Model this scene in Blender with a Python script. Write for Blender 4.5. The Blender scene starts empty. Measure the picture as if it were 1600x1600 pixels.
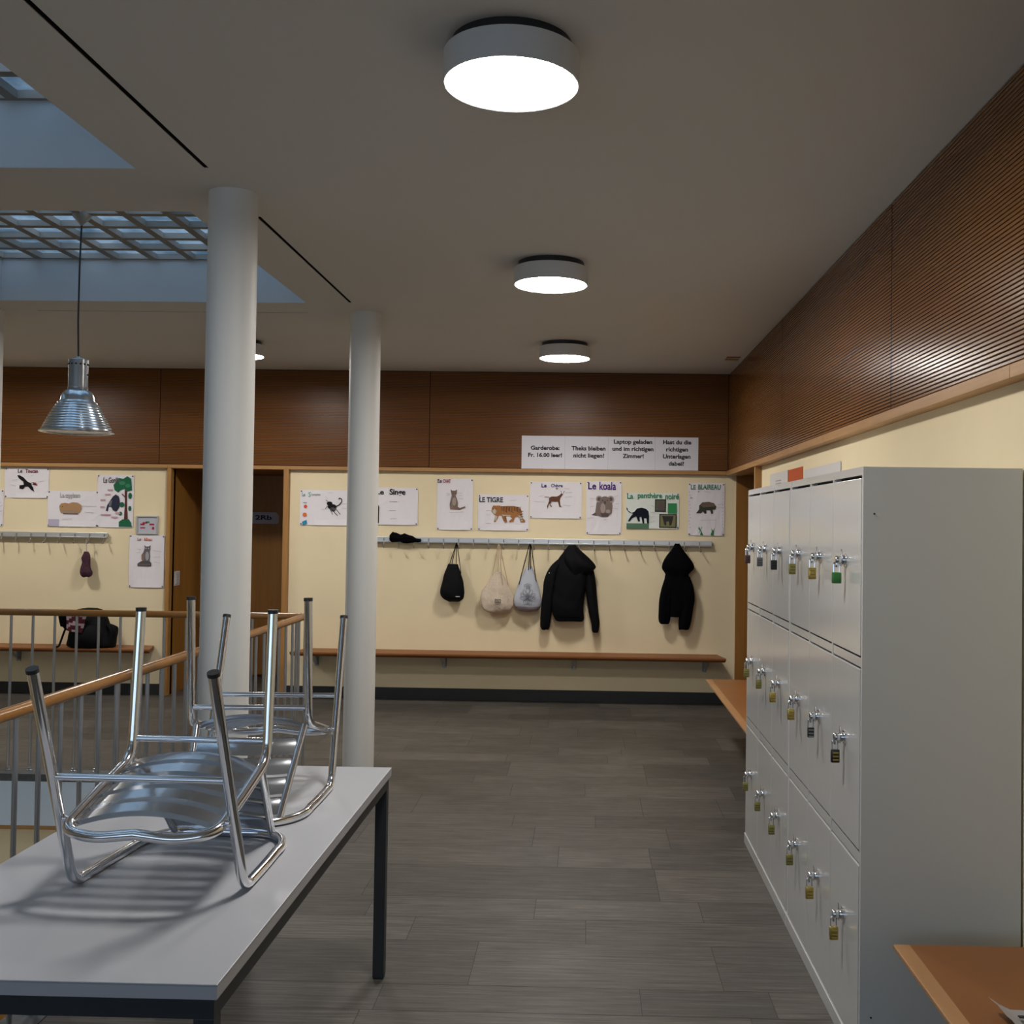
import bpy, bmesh, math, random
from mathutils import Vector, Matrix
from math import sin, cos, pi, radians
random.seed(7)
S = bpy.context.scene
COL = S.collection

# ------------------------------------------------------------------ camera
YAW, PITCH, ROLL = radians(1.22), radians(1.22), radians(0.77)
f = Vector((-sin(YAW)*cos(PITCH), cos(YAW)*cos(PITCH), sin(PITCH)))
r0 = Vector((cos(YAW), sin(YAW), 0)); u0 = r0.cross(f)
r = cos(ROLL)*r0 + sin(ROLL)*u0; u = cos(ROLL)*u0 - sin(ROLL)*r0
cam = bpy.data.cameras.new('camera'); cam_o = bpy.data.objects.new('camera', cam); COL.objects.link(cam_o)
M4 = Matrix((r, u, -f)).transposed().to_4x4(); M4.translation = (0, 0, 1.63)
cam_o.matrix_world = M4
cam.sensor_width = 36; cam.lens = 36.9
cam.shift_x = -0.051875; cam.shift_y = -0.010625
cam.clip_start = 0.05
S.camera = cam_o
# ------------------------------------------------------------------ light levels
LAMP = 98.0        # emission of the round ceiling lamps
SKY = 2.3          # overcast daylight above the roof lights
W = bpy.data.worlds.new('overcast_sky'); S.world = W; W.use_nodes = True
W.node_tree.nodes['Background'].inputs[0].default_value = (0.46, 0.60, 0.79, 1)
W.node_tree.nodes['Background'].inputs[1].default_value = SKY
S.view_settings.view_transform = 'Standard'; S.view_settings.look = 'None'
S.view_settings.exposure = 0.0; S.view_settings.gamma = 1.0
S.view_settings.use_curve_mapping = False
WELLS = [(-3.785, -1.81, 4.675, 6.64), (-3.785, -1.81, 2.135, 4.10), (-6.325, -4.35, 4.675, 6.64), (-6.325, -4.35, 2.135, 4.10), (-3.785, -1.81, -0.405, 1.56)]
for (x0, x1, y0, y1) in WELLS:
    l = bpy.data.lights.new('sky_portal', 'AREA'); l.shape = 'RECTANGLE'; l.size = x1-x0; l.size_y = y1-y0
    l.cycles.is_portal = True
    o = bpy.data.objects.new('sky_portal', l); COL.objects.link(o); o.location = ((x0+x1)/2, (y0+y1)/2, 3.62)

l = bpy.data.lights.new('sky_portal', 'AREA'); l.shape = 'RECTANGLE'; l.size = 6.5; l.size_y = 1.6; l.cycles.is_portal = True
o = bpy.data.objects.new('sky_portal', l); COL.objects.link(o); o.location = (-2.35, -3.16, 1.65); o.rotation_euler = (radians(90), 0, 0)

l = bpy.data.lights.new('lower_floor_fill', 'AREA'); l.shape = 'DISK'; l.size = .5; l.energy = 24; l.color = (1, .94, .86)  # unseen fill light added to brighten the lower stairwell wall
o = bpy.data.objects.new('lower_floor_fill', l); COL.objects.link(o); o.location = (-4.2, 1.1, -.9); o.rotation_euler = (radians(58), 0, 0); l.spread = radians(90)

# ------------------------------------------------------------------ materials
def nt(name):
    m = bpy.data.materials.new(name); m.use_nodes = True
    return m, m.node_tree.nodes, m.node_tree.links, m.node_tree.nodes['Principled BSDF']
def plain(name, col, rough=0.5, metal=0.0, spec=0.5, noise=0.0, nscale=30, emis=None, es=0, bump=0.0):
    m, N, L, b = nt(name)
    b.inputs['Base Color'].default_value = (*col, 1); b.inputs['Roughness'].default_value = rough
    b.inputs['Metallic'].default_value = metal; b.inputs['Specular IOR Level'].default_value = spec
    if noise or bump:
        tc = N.new('ShaderNodeTexCoord'); n = N.new('ShaderNodeTexNoise'); n.inputs['Scale'].default_value = nscale
        n.inputs['Detail'].default_value = 4; L.new(tc.outputs['Object'], n.inputs['Vector'])
        if noise:
            r_ = N.new('ShaderNodeValToRGB')
            r_.color_ramp.elements[0].color = (*[c*(1-noise) for c in col], 1); r_.color_ramp.elements[1].color = (*[min(1, c*(1+noise)) for c in col], 1)
            r_.color_ramp.elements[0].position = 0.3; r_.color_ramp.elements[1].position = 0.7
            L.new(n.outputs['Fac'], r_.inputs['Fac']); L.new(r_.outputs['Color'], b.inputs['Base Color'])
        if bump:
            bp = N.new('ShaderNodeBump'); bp.inputs['Strength'].default_value = bump; bp.inputs['Distance'].default_value = 0.01
            L.new(n.outputs['Fac'], bp.inputs['Height']); L.new(bp.outputs['Normal'], b.inputs['Normal'])
    if emis:
        b.inputs['Emission Color'].default_value = (*emis, 1); b.inputs['Emission Strength'].default_value = es
    return m
def wood(name, dark, light, scale=(2, 40, 40), rough=0.45, spec=0.4):
    m, N, L, b = nt(name)
    tc = N.new('ShaderNodeTexCoord'); mp = N.new('ShaderNodeMapping'); mp.inputs['Scale'].default_value = scale
    n = N.new('ShaderNodeTexNoise'); n.inputs['Scale'].default_value = 1.0; n.inputs['Detail'].default_value = 6; n.inputs['Distortion'].default_value = 0.6
    n2 = N.new('ShaderNodeTexNoise'); n2.inputs['Scale'].default_value = 0.35; n2.inputs['Detail'].default_value = 2
    mx = N.new('ShaderNodeMath'); mx.operation = 'ADD'; ml = N.new('ShaderNodeMath'); ml.operation = 'MULTIPLY'; ml.inputs[1].default_value = 0.5
    rp = N.new('ShaderNodeValToRGB'); rp.color_ramp.elements[0].position = 0.35; rp.color_ramp.elements[1].position = 0.65
    rp.color_ramp.elements[0].color = (*dark, 1); rp.color_ramp.elements[1].color = (*light, 1)
    L.new(tc.outputs['Object'], mp.inputs['Vector']); L.new(mp.outputs[0], n.inputs['Vector']); L.new(mp.outputs[0], n2.inputs['Vector'])
    L.new(n.outputs['Fac'], mx.inputs[0]); L.new(n2.outputs['Fac'], mx.inputs[1]); L.new(mx.outputs[0], ml.inputs[0])
    L.new(ml.outputs[0], rp.inputs['Fac']); L.new(rp.outputs['Color'], b.inputs['Base Color'])
    b.inputs['Roughness'].default_value = rough; b.inputs['Specular IOR Level'].default_value = spec
    return m
def slate(name, k, seed):
    m, N, L, b = nt(name)
    tc = N.new('ShaderNodeTexCoord'); mp = N.new('ShaderNodeMapping'); mp.inputs['Scale'].default_value = (1.6, 34, 1)
    mp.inputs['Location'].default_value = (seed*3.1, seed*7.7, 0)
    n = N.new('ShaderNodeTexNoise'); n.inputs['Scale'].default_value = 2.2; n.inputs['Detail'].default_value = 8; n.inputs['Roughness'].default_value = 0.7; n.inputs['Distortion'].default_value = 0.5
    rp = N.new('ShaderNodeValToRGB'); e = rp.color_ramp.elements
    e[0].position = 0.34; e[0].color = (0.060*k, 0.053*k, 0.045*k, 1); e[1].position = 0.64; e[1].color = (0.175*k, 0.158*k, 0.138*k, 1)
    e2 = rp.color_ramp.elements.new(0.5); e2.color = (0.112*k, 0.101*k, 0.088*k, 1)
    e3 = rp.color_ramp.elements.new(0.735); e3.color = (0.34*k, 0.32*k, 0.28*k, 1)
    n2 = N.new('ShaderNodeTexNoise'); n2.inputs['Scale'].default_value = 5; n2.inputs['Detail'].default_value = 5
    L.new(tc.outputs['Object'], mp.inputs['Vector']); L.new(mp.outputs[0], n.inputs['Vector']); L.new(tc.outputs['Object'], n2.inputs['Vector'])
    L.new(n.outputs['Fac'], rp.inputs['Fac']); L.new(rp.outputs['Color'], b.inputs['Base Color'])
    mr = N.new('ShaderNodeMapRange'); mr.inputs['To Min'].default_value = 0.36; mr.inputs['To Max'].default_value = 0.60
    L.new(n2.outputs['Fac'], mr.inputs['Value']); L.new(mr.outputs[0], b.inputs['Roughness'])
    bp = N.new('ShaderNodeBump'); bp.inputs['Strength'].default_value = 0.25; bp.inputs['Distance'].default_value = 0.004
    L.new(n.outputs['Fac'], bp.inputs['Height']); L.new(bp.outputs['Normal'], b.inputs['Normal'])
    b.inputs['Specular IOR Level'].default_value = 0.35
    return m
def glass(name):
    m, N, L, b = nt(name)
    tr = N.new('ShaderNodeBsdfTransparent'); tr.inputs[0].default_value = (0.82, 0.90, 0.93, 1)
    gl = N.new('ShaderNodeBsdfGlossy'); gl.inputs['Roughness'].default_value = 0.15
    tc = N.new('ShaderNodeTexCoord'); n = N.new('ShaderNodeTexNoise'); n.inputs['Scale'].default_value = 5; n.inputs['Detail'].default_value = 3
    rp = N.new('ShaderNodeValToRGB'); rp.color_ramp.elements[0].color = (0.55, 0.63, 0.66, 1); rp.color_ramp.elements[1].color = (0.92, 0.96, 0.97, 1)
    rp.color_ramp.elements[0].position = 0.35; rp.color_ramp.elements[1].position = 0.6
    L.new(tc.outputs['Object'], n.inputs['Vector']); L.new(n.outputs['Fac'], rp.inputs['Fac']); L.new(rp.outputs['Color'], tr.inputs[0])
    mx = N.new('ShaderNodeMixShader'); mx.inputs[0].default_value = 0.08
    L.new(tr.outputs[0], mx.inputs[1]); L.new(gl.outputs[0], mx.inputs[2]); L.new(mx.outputs[0], N['Material Output'].inputs['Surface'])
    return m

CEIL = plain('ceiling_paint', (0.66, 0.645, 0.63), 0.9, spec=0.1)
CREAM = plain('cream_paint', (0.80, 0.685, 0.46), 0.75, spec=0.2, noise=0.02, nscale=3)
WHITEP = plain('white_plaster', (0.50, 0.53, 0.56), 0.85, spec=0.1)
COLUMN = plain('column_paint', (0.70, 0.70, 0.68), 0.5, spec=0.3)
BAND_X = wood('ribbed_oak', (0.165, 0.064, 0.015), (0.225, 0.092, 0.023), (1.2, 8, 16), 0.33, 0.35)
GROOVE = plain('rib_groove', (0.055, 0.020, 0.006), 0.8, spec=0.1)
BAND_Y = wood('ribbed_oak_side', (0.175, 0.068, 0.016), (0.235, 0.097, 0.024), (8, 1.2, 16), 0.23, 0.32)
LEDGE = wood('light_oak', (0.35, 0.18, 0.062), (0.45, 0.245, 0.09), (3, 3, 60), 0.4)
POST = wood('oak_post', (0.31, 0.155, 0.045), (0.40, 0.205, 0.065), (50, 50, 3), 0.45)
PANEL = wood('brown_door_veneer', (0.25, 0.110, 0.020), (0.33, 0.150, 0.030), (30, 30, 2), 0.45)
BENCHW = wood('bench_beech', (0.20, 0.076, 0.021), (0.27, 0.108, 0.030), (1.5, 1.5, 1.5), 0.38)
BENCHX = wood('bench_beech_long', (0.19, 0.068, 0.020), (0.27, 0.10, 0.032), (2, 40, 40), 0.45, 0.25)
BENCHE = wood('bench_edge', (0.32, 0.165, 0.07), (0.39, 0.21, 0.09), (20, 3, 30), 0.4)
RAILW = wood('handrail_oak', (0.28, 0.125, 0.03), (0.36, 0.165, 0.042), (6, 6, 6), 0.22, 0.6)
SLATES = [slate('slate_%d' % i, k, i) for i, k in enumerate((0.50, 0.57, 0.63, 0.67, 0.76))]
GROUT = plain('grout', (0.045, 0.04, 0.036), 0.9)
STONE = plain('edge_stone', (0.085, 0.092, 0.10), 0.55, noise=0.2, nscale=25)
SKIRT = plain('black_skirting', (0.022, 0.024, 0.026), 0.5)
DARK = plain('dark_gap', (0.012, 0.011, 0.01), 0.9, spec=0.1)
LOCK = plain('locker_paint', (0.51, 0.51, 0.505), 0.13, spec=0.6, bump=0.006, nscale=2.5)
LOCKS = plain('locker_side_paint', (0.60, 0.61, 0.60), 0.42, spec=0.4)
CHROME = plain('polished_aluminium', (0.80, 0.81, 0.83), 0.13, metal=1)
SLATM = plain('aluminium_slats', (0.70, 0.73, 0.77), 0.16, metal=1)
STEELB = plain('baluster_steel', (0.42, 0.43, 0.45), 0.35, metal=0.85)
ALU = plain('matt_aluminium', (0.62, 0.64, 0.66), 0.4, metal=0.7)
SHADE = plain('spun_aluminium', (0.66, 0.72, 0.78), 0.22, metal=1)
NECK = plain('lamp_neck_grey', (0.34, 0.36, 0.37), 0.3, metal=0.6)
BLACKP = plain('black_plastic', (0.02, 0.02, 0.022), 0.4)
TTOP = plain('table_laminate', (0.41, 0.42, 0.45), 0.36, spec=0.4)
TEDGE = plain('table_edge', (0.44, 0.44, 0.47), 0.5)
TFRAME = plain('dark_table_steel', (0.022, 0.025, 0.03), 0.4, spec=0.5)
LBODY = plain('lamp_body_white', (0.62, 0.63, 0.63), 0.5)
LGLOW = plain('lamp_diffuser', (0.9, 0.9, 0.9), 0.5, emis=(1.0, 0.955, 0.90), es=LAMP)
PAPER = plain('poster_paper', (0.78, 0.75, 0.79), 0.8, spec=0.15)
BLACKC = plain('black_cloth', (0.003, 0.003, 0.004), 0.95, spec=0.05, bump=0.6, nscale=25)
BLACKN = plain('black_nylon', (0.0035, 0.0035, 0.0045), 0.7, spec=0.12, bump=0.5, nscale=14)
GLASS = glass('roof_glass')
GRIDM = plain('shaded_grid', (0.30, 0.28, 0.26), 0.9, spec=0.1)  # ceiling colour darkened to stand in for shade on the bars
STAIRW = plain('stair_plaster', (0.68, 0.80, 0.92), 0.85, spec=0.1)
HOOKM = plain('hook_steel', (0.25, 0.23, 0.21), 0.4, metal=0.6)
_mc = {}
def C(c, rough=0.8):
    k = (tuple(round(x, 4) for x in c), rough)
    if k not in _mc: _mc[k] = plain('colour_%02d' % len(_mc), k[0], rough, spec=0.15)
    return _mc[k]

# ------------------------------------------------------------------ helpers
def wpos(o):
    v = Vector((0, 0, 0))
    while o: v += o.location; o = o.parent
    return v
def obj(name, bm, mats, parent=None, smooth=False, origin=None, label=None):
    """link a world-space bmesh as ONE mesh object"""
    me = bpy.data.meshes.new(name)
    if origin is None and parent is None and len(bm.verts):
        xs = [v.co.x for v in bm.verts]; ys = [v.co.y for v in bm.verts]; zs = [v.co.z for v in bm.verts]
        origin = Vector(((min(xs)+max(xs))/2, (min(ys)+max(ys))/2, min(zs)))
    org = wpos(parent) if parent else Vector(origin)
    bmesh.ops.translate(bm, verts=bm.verts, vec=-org)
    bm.to_mesh(me); bm.free()
    for m in (mats if isinstance(mats, (list, tuple)) else [mats]): me.materials.append(m)
    if smooth:
        for p in me.polygons: p.use_smooth = True
        try: me.set_sharp_from_angle(angle=radians(40))
        except Exception: pass
    o = bpy.data.objects.new(name, me); COL.objects.link(o)
    if parent: o.parent = parent
    else: o.location = org
    if label: o['label'] = label
    return o
def tag(o, label, cat, group=None):
    o['label'] = label; o['category'] = cat
    if group: o['group'] = group
    return o
def thing(name, label, cat, loc, group=None):
    o = bpy.data.objects.new(name, None); o.empty_display_size = 0.1; COL.objects.link(o); o.location = loc
    return tag(o, label, cat, group)
def struct(name, bm, mats, parent=None, smooth=False):
    o = obj(name, bm, mats, parent, smooth, origin=(0, 0, 0) if parent is None else None)
    if parent is None: o['kind'] = 'structure'
    return o
def BM(): return bmesh.new()
def box(bm, x0, x1, y0, y1, z0, z1, mi=0, bev=0.0):
    r_ = bmesh.ops.create_cube(bm, size=1.0)
    vs = r_['verts']
    for v in vs:
        v.co = Vector((x0+(v.co.x+.5)*(x1-x0), y0+(v.co.y+.5)*(y1-y0), z0+(v.co.z+.5)*(z1-z0)))
    fs = {f_ for v in vs for f_ in v.link_faces}
    for f_ in fs: f_.material_index = mi
    if bev:
        es = list({e for v in vs for e in v.link_edges})
        bmesh.ops.bevel(bm, geom=es, offset=bev, segments=2, affect='EDGES', profile=0.5)
    return bm
def fil(pts, rad, n=6):
    """round the inner corners of a polyline"""
    pts = [Vector(p) for p in pts]; rr = rad if isinstance(rad, (list, tuple)) else [rad]*len(pts)
    out = [pts[0]]
    for i in range(1, len(pts)-1):
        a, b, c = pts[i-1], pts[i], pts[i+1]; R_ = rr[i]
        if R_ <= 0: out.append(b); continue
        d1 = (a-b); d2 = (c-b); t = min(R_, d1.length*.49, d2.length*.49)
        p0 = b+d1.normalized()*t; p2 = b+d2.normalized()*t
        for k in range(n+1):
            s = k/n; out.append(p0*(1-s)**2+b*2*s*(1-s)+p2*s*s)
    out.append(pts[-1]); return out
def tube(bm, pts, rad, seg=10, closed=False, cap=True, mi=0):
    pts = [Vector(p) for p in pts]
    q = [pts[0]]
    for p in pts[1:]:
        if (p-q[-1]).length > 1e-5: q.append(p)
    pts = q; n = len(pts)
    T = []
    for i in range(n):
        if closed: t = pts[(i+1) % n]-pts[i-1]
        else: t = pts[min(i+1, n-1)]-pts[max(i-1, 0)]
        T.append(t.normalized())
    up = Vector((0, 0, 1)) if abs(T[0].z) < 0.9 else Vector((1, 0, 0))
    nrm = (up-T[0]*up.dot(T[0])).normalized(); rings = []
    for i in range(n):
        nrm = (nrm-T[i]*nrm.dot(T[i])).normalized(); b = T[i].cross(nrm)
        rr = rad[i] if isinstance(rad, (list, tuple)) else rad
        rings.append([bm.verts.new(pts[i]+(nrm*cos(2*pi*k/seg)+b*sin(2*pi*k/seg))*rr) for k in range(seg)])
    m = n if closed else n-1
    for i in range(m):
        A, B = rings[i], rings[(i+1) % n]
        for k in range(seg):
            f_ = bm.faces.new((A[k], A[(k+1) % seg], B[(k+1) % seg], B[k])); f_.material_index = mi
    if cap and not closed:
        bm.faces.new(rings[0][::-1]).material_index = mi; bm.faces.new(rings[-1]).material_index = mi
    return bm
def lathe(bm, prof, c=(0, 0, 0), seg=48, axis='z', mi=0, closed=False):
    """prof: (radius, height) pairs"""
    c = Vector(c); rings = []
    for (rr, h) in prof:
        ring = []
        for k in range(seg):
            a = 2*pi*k/seg
            p = Vector((rr*cos(a), rr*sin(a), h))
            if axis == 'x': p = Vector((h, rr*cos(a), rr*sin(a)))
            if axis == 'y': p = Vector((rr*cos(a), h, rr*sin(a)))
            ring.append(bm.verts.new(c+p))
        rings.append(ring)
    for A, B in zip(rings, rings[1:]):
        for k in range(seg):
            bm.faces.new((A[k], A[(k+1) % seg], B[(k+1) % seg], B[k])).material_index = mi
    if prof[0][0] > 1e-6: bm.faces.new(rings[0][::-1]).material_index = mi
    if prof[-1][0] > 1e-6: bm.faces.new(rings[-1]).material_index = mi
    bmesh.ops.remove_doubles(bm, verts=bm.verts, dist=1e-6)
    bmesh.ops.recalc_face_normals(bm, faces=bm.faces)
    return bm
def loft(bm, lv, seg=28, wr=0.0, seed=0, power=1.0, mi=0):
    """lv: (cx, cy, cz, rx, ry) rings, top to bottom, with folds"""
    rnd = random.Random(seed); ph = [rnd.uniform(0, 6.28) for _ in range(6)]
    rings = []
    n = len(lv)
    # interpolate for smoothness
    fine = []
    for i in range(n-1):
        for s in range(4):
            t = s/4; a = lv[max(i-1, 0)]; b = lv[i]; c_ = lv[i+1]; d = lv[min(i+2, n-1)]
            fine.append([0.5*((2*b[k])+(-a[k]+c_[k])*t+(2*a[k]-5*b[k]+4*c_[k]-d[k])*t*t+(-a[k]+3*b[k]-3*c_[k]+d[k])*t**3) for k in range(5)])
    fine.append(list(lv[-1]))
    for j, (cx, cy, cz, rx, ry) in enumerate(fine):
        ring = []
        for k in range(seg):
            a = 2*pi*k/seg; ca, sa = cos(a), sin(a)
            ca = math.copysign(abs(ca)**power, ca); sa = math.copysign(abs(sa)**power, sa)
            w = 1+wr*(sin(5*a+ph[0]+cz*9)+0.7*sin(9*a+ph[1]-cz*23)+0.5*sin(3*a+ph[2]+cz*41))*0.5
            ring.append(bm.verts.new((cx+max(rx, .001)*ca*(1+(w-1)*.35), cy+max(ry, .001)*sa*w, cz+wr*0.02*sin(4*a+ph[3]))))
        rings.append(ring)
    for A, B in zip(rings, rings[1:]):
        for k in range(seg):
            bm.faces.new((A[k], A[(k+1) % seg], B[(k+1) % seg], B[k])).material_index = mi
    bm.faces.new(rings[0][::-1]).material_index = mi; bm.faces.new(rings[-1]).material_index = mi
    bmesh.ops.recalc_face_normals(bm, faces=bm.faces)
    return bm
def prism(bm, pts, y0, y1, mi=0):
    """closed outline in x,z pushed from y0 to y1"""
    A = [bm.verts.new((x, y0, z)) for x, z in pts]; B = [bm.verts.new((x, y1, z)) for x, z in pts]
    fs = [bm.faces.new(A), bm.faces.new(B[::-1])]
    n = len(pts)
    for k in range(n): fs.append(bm.faces.new((A[k], B[k], B[(k+1) % n], A[(k+1) % n])))
    for f_ in fs: f_.material_index = mi
    bmesh.ops.recalc_face_normals(bm, faces=fs)
    return bm
_tc = {}
def text_bm(txt, bold=0.0):
    k = (txt, bold)
    cu = bpy.data.curves.new('t', 'FONT'); cu.body = txt; cu.size = 1; cu.offset = bold; cu.resolution_u = 3
    o = bpy.data.objects.new('t', cu); COL.objects.link(o)
    dg = bpy.context.evaluated_depsgraph_get()
    me = bpy.data.meshes.new_from_object(o.evaluated_get(dg))
    bm = bmesh.new(); bm.from_mesh(me)
    bpy.data.objects.remove(o); bpy.data.curves.remove(cu); bpy.data.meshes.remove(me)
    return bm
def put_text(name, txt, x0, x1, z0, z1, y, mat, parent, bold=0.015, keep=False, axis='y', th=0.0008):
    """text filling the rectangle x0..x1, z0..z1 on a wall facing the camera (axis y) or facing -x (axis x)"""
    bm = text_bm(txt, bold)
    xs = [v.co.x for v in bm.verts]; ys = [v.co.y for v in bm.verts]
    a, b, c, d = min(xs), max(xs), min(ys), max(ys)
    sx = (x1-x0)/(b-a); sz = (z1-z0)/(d-c)
    if keep: sx = min(sx, sz*1.1)
    cx = (x0+x1)/2
    for v in bm.verts:
        X = cx+(v.co.x-(a+b)/2)*sx; Z = z0+(v.co.y-c)*sz
        v.co = Vector((X, y, Z)) if axis == 'y' else Vector((y, -X, Z))
    r_ = bmesh.ops.extrude_face_region(bm, geom=list(bm.faces))
    vv = [g for g in r_['geom'] if isinstance(g, bmesh.types.BMVert)]
    bmesh.ops.translate(bm, verts=vv, vec=(0, -th, 0) if axis == 'y' else (-th, 0, 0))
    bmesh.ops.recalc_face_normals(bm, faces=bm.faces)
    return obj(name, bm, mat, parent)
def clone(o, parent=None):
    c = o.copy(); COL.objects.link(c)
    if parent: c.parent = parent
    for ch in [x for x in bpy.data.objects if x.parent == o]: clone(ch, c)
    return c
def cut_plane(xs, ys, holes, fn):
    xs = sorted(set(xs)); ys = sorted(set(ys))
    for i in range(len(xs)-1):
        for j in range(len(ys)-1):
            cx = (xs[i]+xs[i+1])/2; cy = (ys[j]+ys[j+1])/2
            if any(h[0] < cx < h[1] and h[2] < cy < h[3] for h in holes): continue
            fn(xs[i], xs[i+1], ys[j], ys[j+1])

# ================================================================== THE ROOM
ZC = 3.015; XL, XR = -7.2, 1.322; YF, YB = -3.0, 9.64
STAIR = (-6.6, -1.872, 0.9, 6.60)
# ---- floor slabs of slate laid in rows across the hall
bm = BM(); rows = []; y = YF; hs = [.20, .387, .243, .235, .423, .31, .355, .22, .40, .30]
y = 3.523
k = 0; up = []
while y < 11.0: up.append((y, y+hs[k % 10])); y += hs[k % 10]; k += 1
y = 3.523; k = 3; dn = []
while y > YF: h = hs[k % 10]; dn.append((y-h, y)); y -= h; k += 1
rnd = random.Random(3)
G = 0.0011
for (a, b) in dn+up:
    x = -7.4-rnd.uniform(0, 1)
    while x < 2.7:
        L_ = rnd.choice((.45, .7, .9, 1.1, 1.3)); x2 = x+L_; mi = rnd.randrange(5)
        segs = [(max(x, XL), min(x2, 2.6))]
        for (p, q) in segs:
            if q-p < 0.02: continue
            yy0, yy1 = a, b
            parts = [(p, q, yy0, yy1)]
            # the stair opening with its stone border
            hx0, hx1, hy0, hy1 = STAIR[0]-.13, -1.742, STAIR[2]-.13, STAIR[3]+.13
            res = []
            for (A, B_, c, d) in parts:
                if B_ <= hx0 or A >= hx1 or d <= hy0 or c >= hy1: res.append((A, B_, c, d)); continue
                if A < hx0: res.append((A, hx0, c, d))
                if B_ > hx1: res.append((hx1, B_, c, d))
                m0, m1 = max(A, hx0), min(B_, hx1)
                if c < hy0: res.append((m0, m1, c, hy0))
                if d > hy1: res.append((m0, m1, hy1, d))
            for (A, B_, c, d) in res:
                if B_-A < .01 or d-c < .01: continue
                vs = [bm.verts.new(v) for v in ((A+G, c+G, 0), (B_-G, c+G, 0), (B_-G, d-G, 0), (A+G, d-G, 0))]
                bm.faces.new(vs).material_index = mi
        x = x2
def gr(a, b, c, d): box(bm, a, b, c, d, -.30, -.0015, 5)
SH = (STAIR[0]-.02, STAIR[1]+.02, STAIR[2]-.02, STAIR[3]+.02)
cut_plane([XL, SH[0], SH[1], 2.6], [YF, SH[2], SH[3], 11.0], [SH], gr)
for (a, b, c, d) in ((STAIR[1]+.0, -1.745, STAIR[2]-.127, STAIR[3]+.127), (STAIR[0], STAIR[1], STAIR[3], STAIR[3]+.127), (STAIR[0], STAIR[1], STAIR[2]-.127, STAIR[2]), (STAIR[0]-.127, STAIR[0], STAIR[2]-.127, STAIR[3]+.127)):
    box(bm, a, b, c, d, -.045, .001, 6)
struct('floor', bm, SLATES+[GROUT, STONE])
# ---- stairwell walls and the floor below
bm = BM()
for (a, b, c, d) in ((STAIR[0], STAIR[1]+.03, STAIR[3], STAIR[3]+.03), (STAIR[0], STAIR[1]+.03, STAIR[2]-.03, STAIR[2]), (STAIR[1], STAIR[1]+.03, STAIR[2], STAIR[3]), (STAIR[0]-.03, STAIR[0], STAIR[2], STAIR[3])):
    box(bm, a, b, c, d, -.322, -.0455, 0)
    box(bm, a-.002, b+.002, c-.002, d+.002, -.347, -.322, 1)
struct('trim_1', bm, [STAIRW, LEDGE])
bm = BM()
box(bm, STAIR[0]-.2, STAIR[1]+.2, STAIR[3]+.03, STAIR[3]+.2, -1.46, -.30, 0)
box(bm, STAIR[0]-.2, STAIR[1]+.2, STAIR[3]+.02, STAIR[3]+.2, -3.2, -1.46, 1)
box(bm, STAIR[0]-.2, STAIR[0]-.05, STAIR[2]-.1, STAIR[3]+.1, -3.2, -.30, 0)
box(bm, STAIR[1]+.05, STAIR[1]+.2, STAIR[2]-.1, STAIR[3]+.1, -3.2, -.30, 0)
box(bm, STAIR[0]-.2, STAIR[1]+.2, STAIR[2]-.2, STAIR[2]-.05, -3.2, -.30, 0)
box(bm, STAIR[0]-.2, STAIR[1]+.2, STAIR[2]-.2, STAIR[3]+.2, -3.3, -3.2, 2)
struct('wall_stairwell', bm, [CREAM, PANEL, SLATES[2]])

# ---- ceiling with roof-light wells and shadow slots
SL = [(-1.533, -1.512, 2.0, 4.09), (-1.533, -1.513, 4.745, 6.62), (-1.533, -1.512, -.5, 1.45), (-3.72, -1.88, 6.948, 6.966), (-6.3, -4.35, 6.948, 6.966)]
HO = [(w[0], w[1], w[2], w[3]) for w in WELLS]+SL
xs = [XL-.2, 2.7]+[h[0] for h in HO]+[h[1] for h in HO]; ys = [YF-.2, 11.1]+[h[2] for h in HO]+[h[3] for h in HO]
bm = BM()
def cl(a, b, c, d): box(bm, a, b, c, d, ZC, ZC+.04)
cut_plane(xs, ys, HO, cl)
bmesh.ops.remove_doubles(bm, verts=bm.verts, dist=1e-5)
struct('ceiling', bm, CEIL)
bm = BM()
for (a, b, c, d) in SL:
    box(bm, a-.01, b+.01, c-.01, d+.01, ZC+.035, ZC+.045)
    for (p, q, r1, r2) in ((a-.004, a+.003, c, d), (b-.003, b+.004, c, d), (a, b, c-.004, c+.003), (a, b, d-.003, d+.004)): box(bm, p, q, r1, r2, ZC+.003, ZC+.036)
struct('trim_2', bm, DARK)
for i, (x0, x1, y0, y1) in enumerate(WELLS):
    bm = BM(); T = .03
    for (a, b, c, d) in ((x0-T, x0+.002, y0-T, y1+T), (x1-.002, x1+T, y0-T, y1+T), (x0, x1, y0-T, y0+.002), (x0, x1, y1-.002, y1+T)):
        box(bm, a, b, c, d, ZC+.001, 3.60)
    w_ = struct('window_%d' % (i+1), bm, WHITEP)
    bm = BM(); nn = 8; px = (x1-x0)/nn; py = (y1-y0)/nn
    for q in range(nn+1):
        box(bm, x0+q*px-.024, x0+q*px+.024, y0, y1, 3.285, 3.318); box(bm, x0, x1, y0+q*py-.024, y0+q*py+.024, 3.2855, 3.3185)
    obj('window_grid', bm, GRIDM, w_)
    bm = BM(); box(bm, x0, x1, y0, y1, 3.322, 3.326); obj('window_pane', bm, GLASS, w_)

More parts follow.
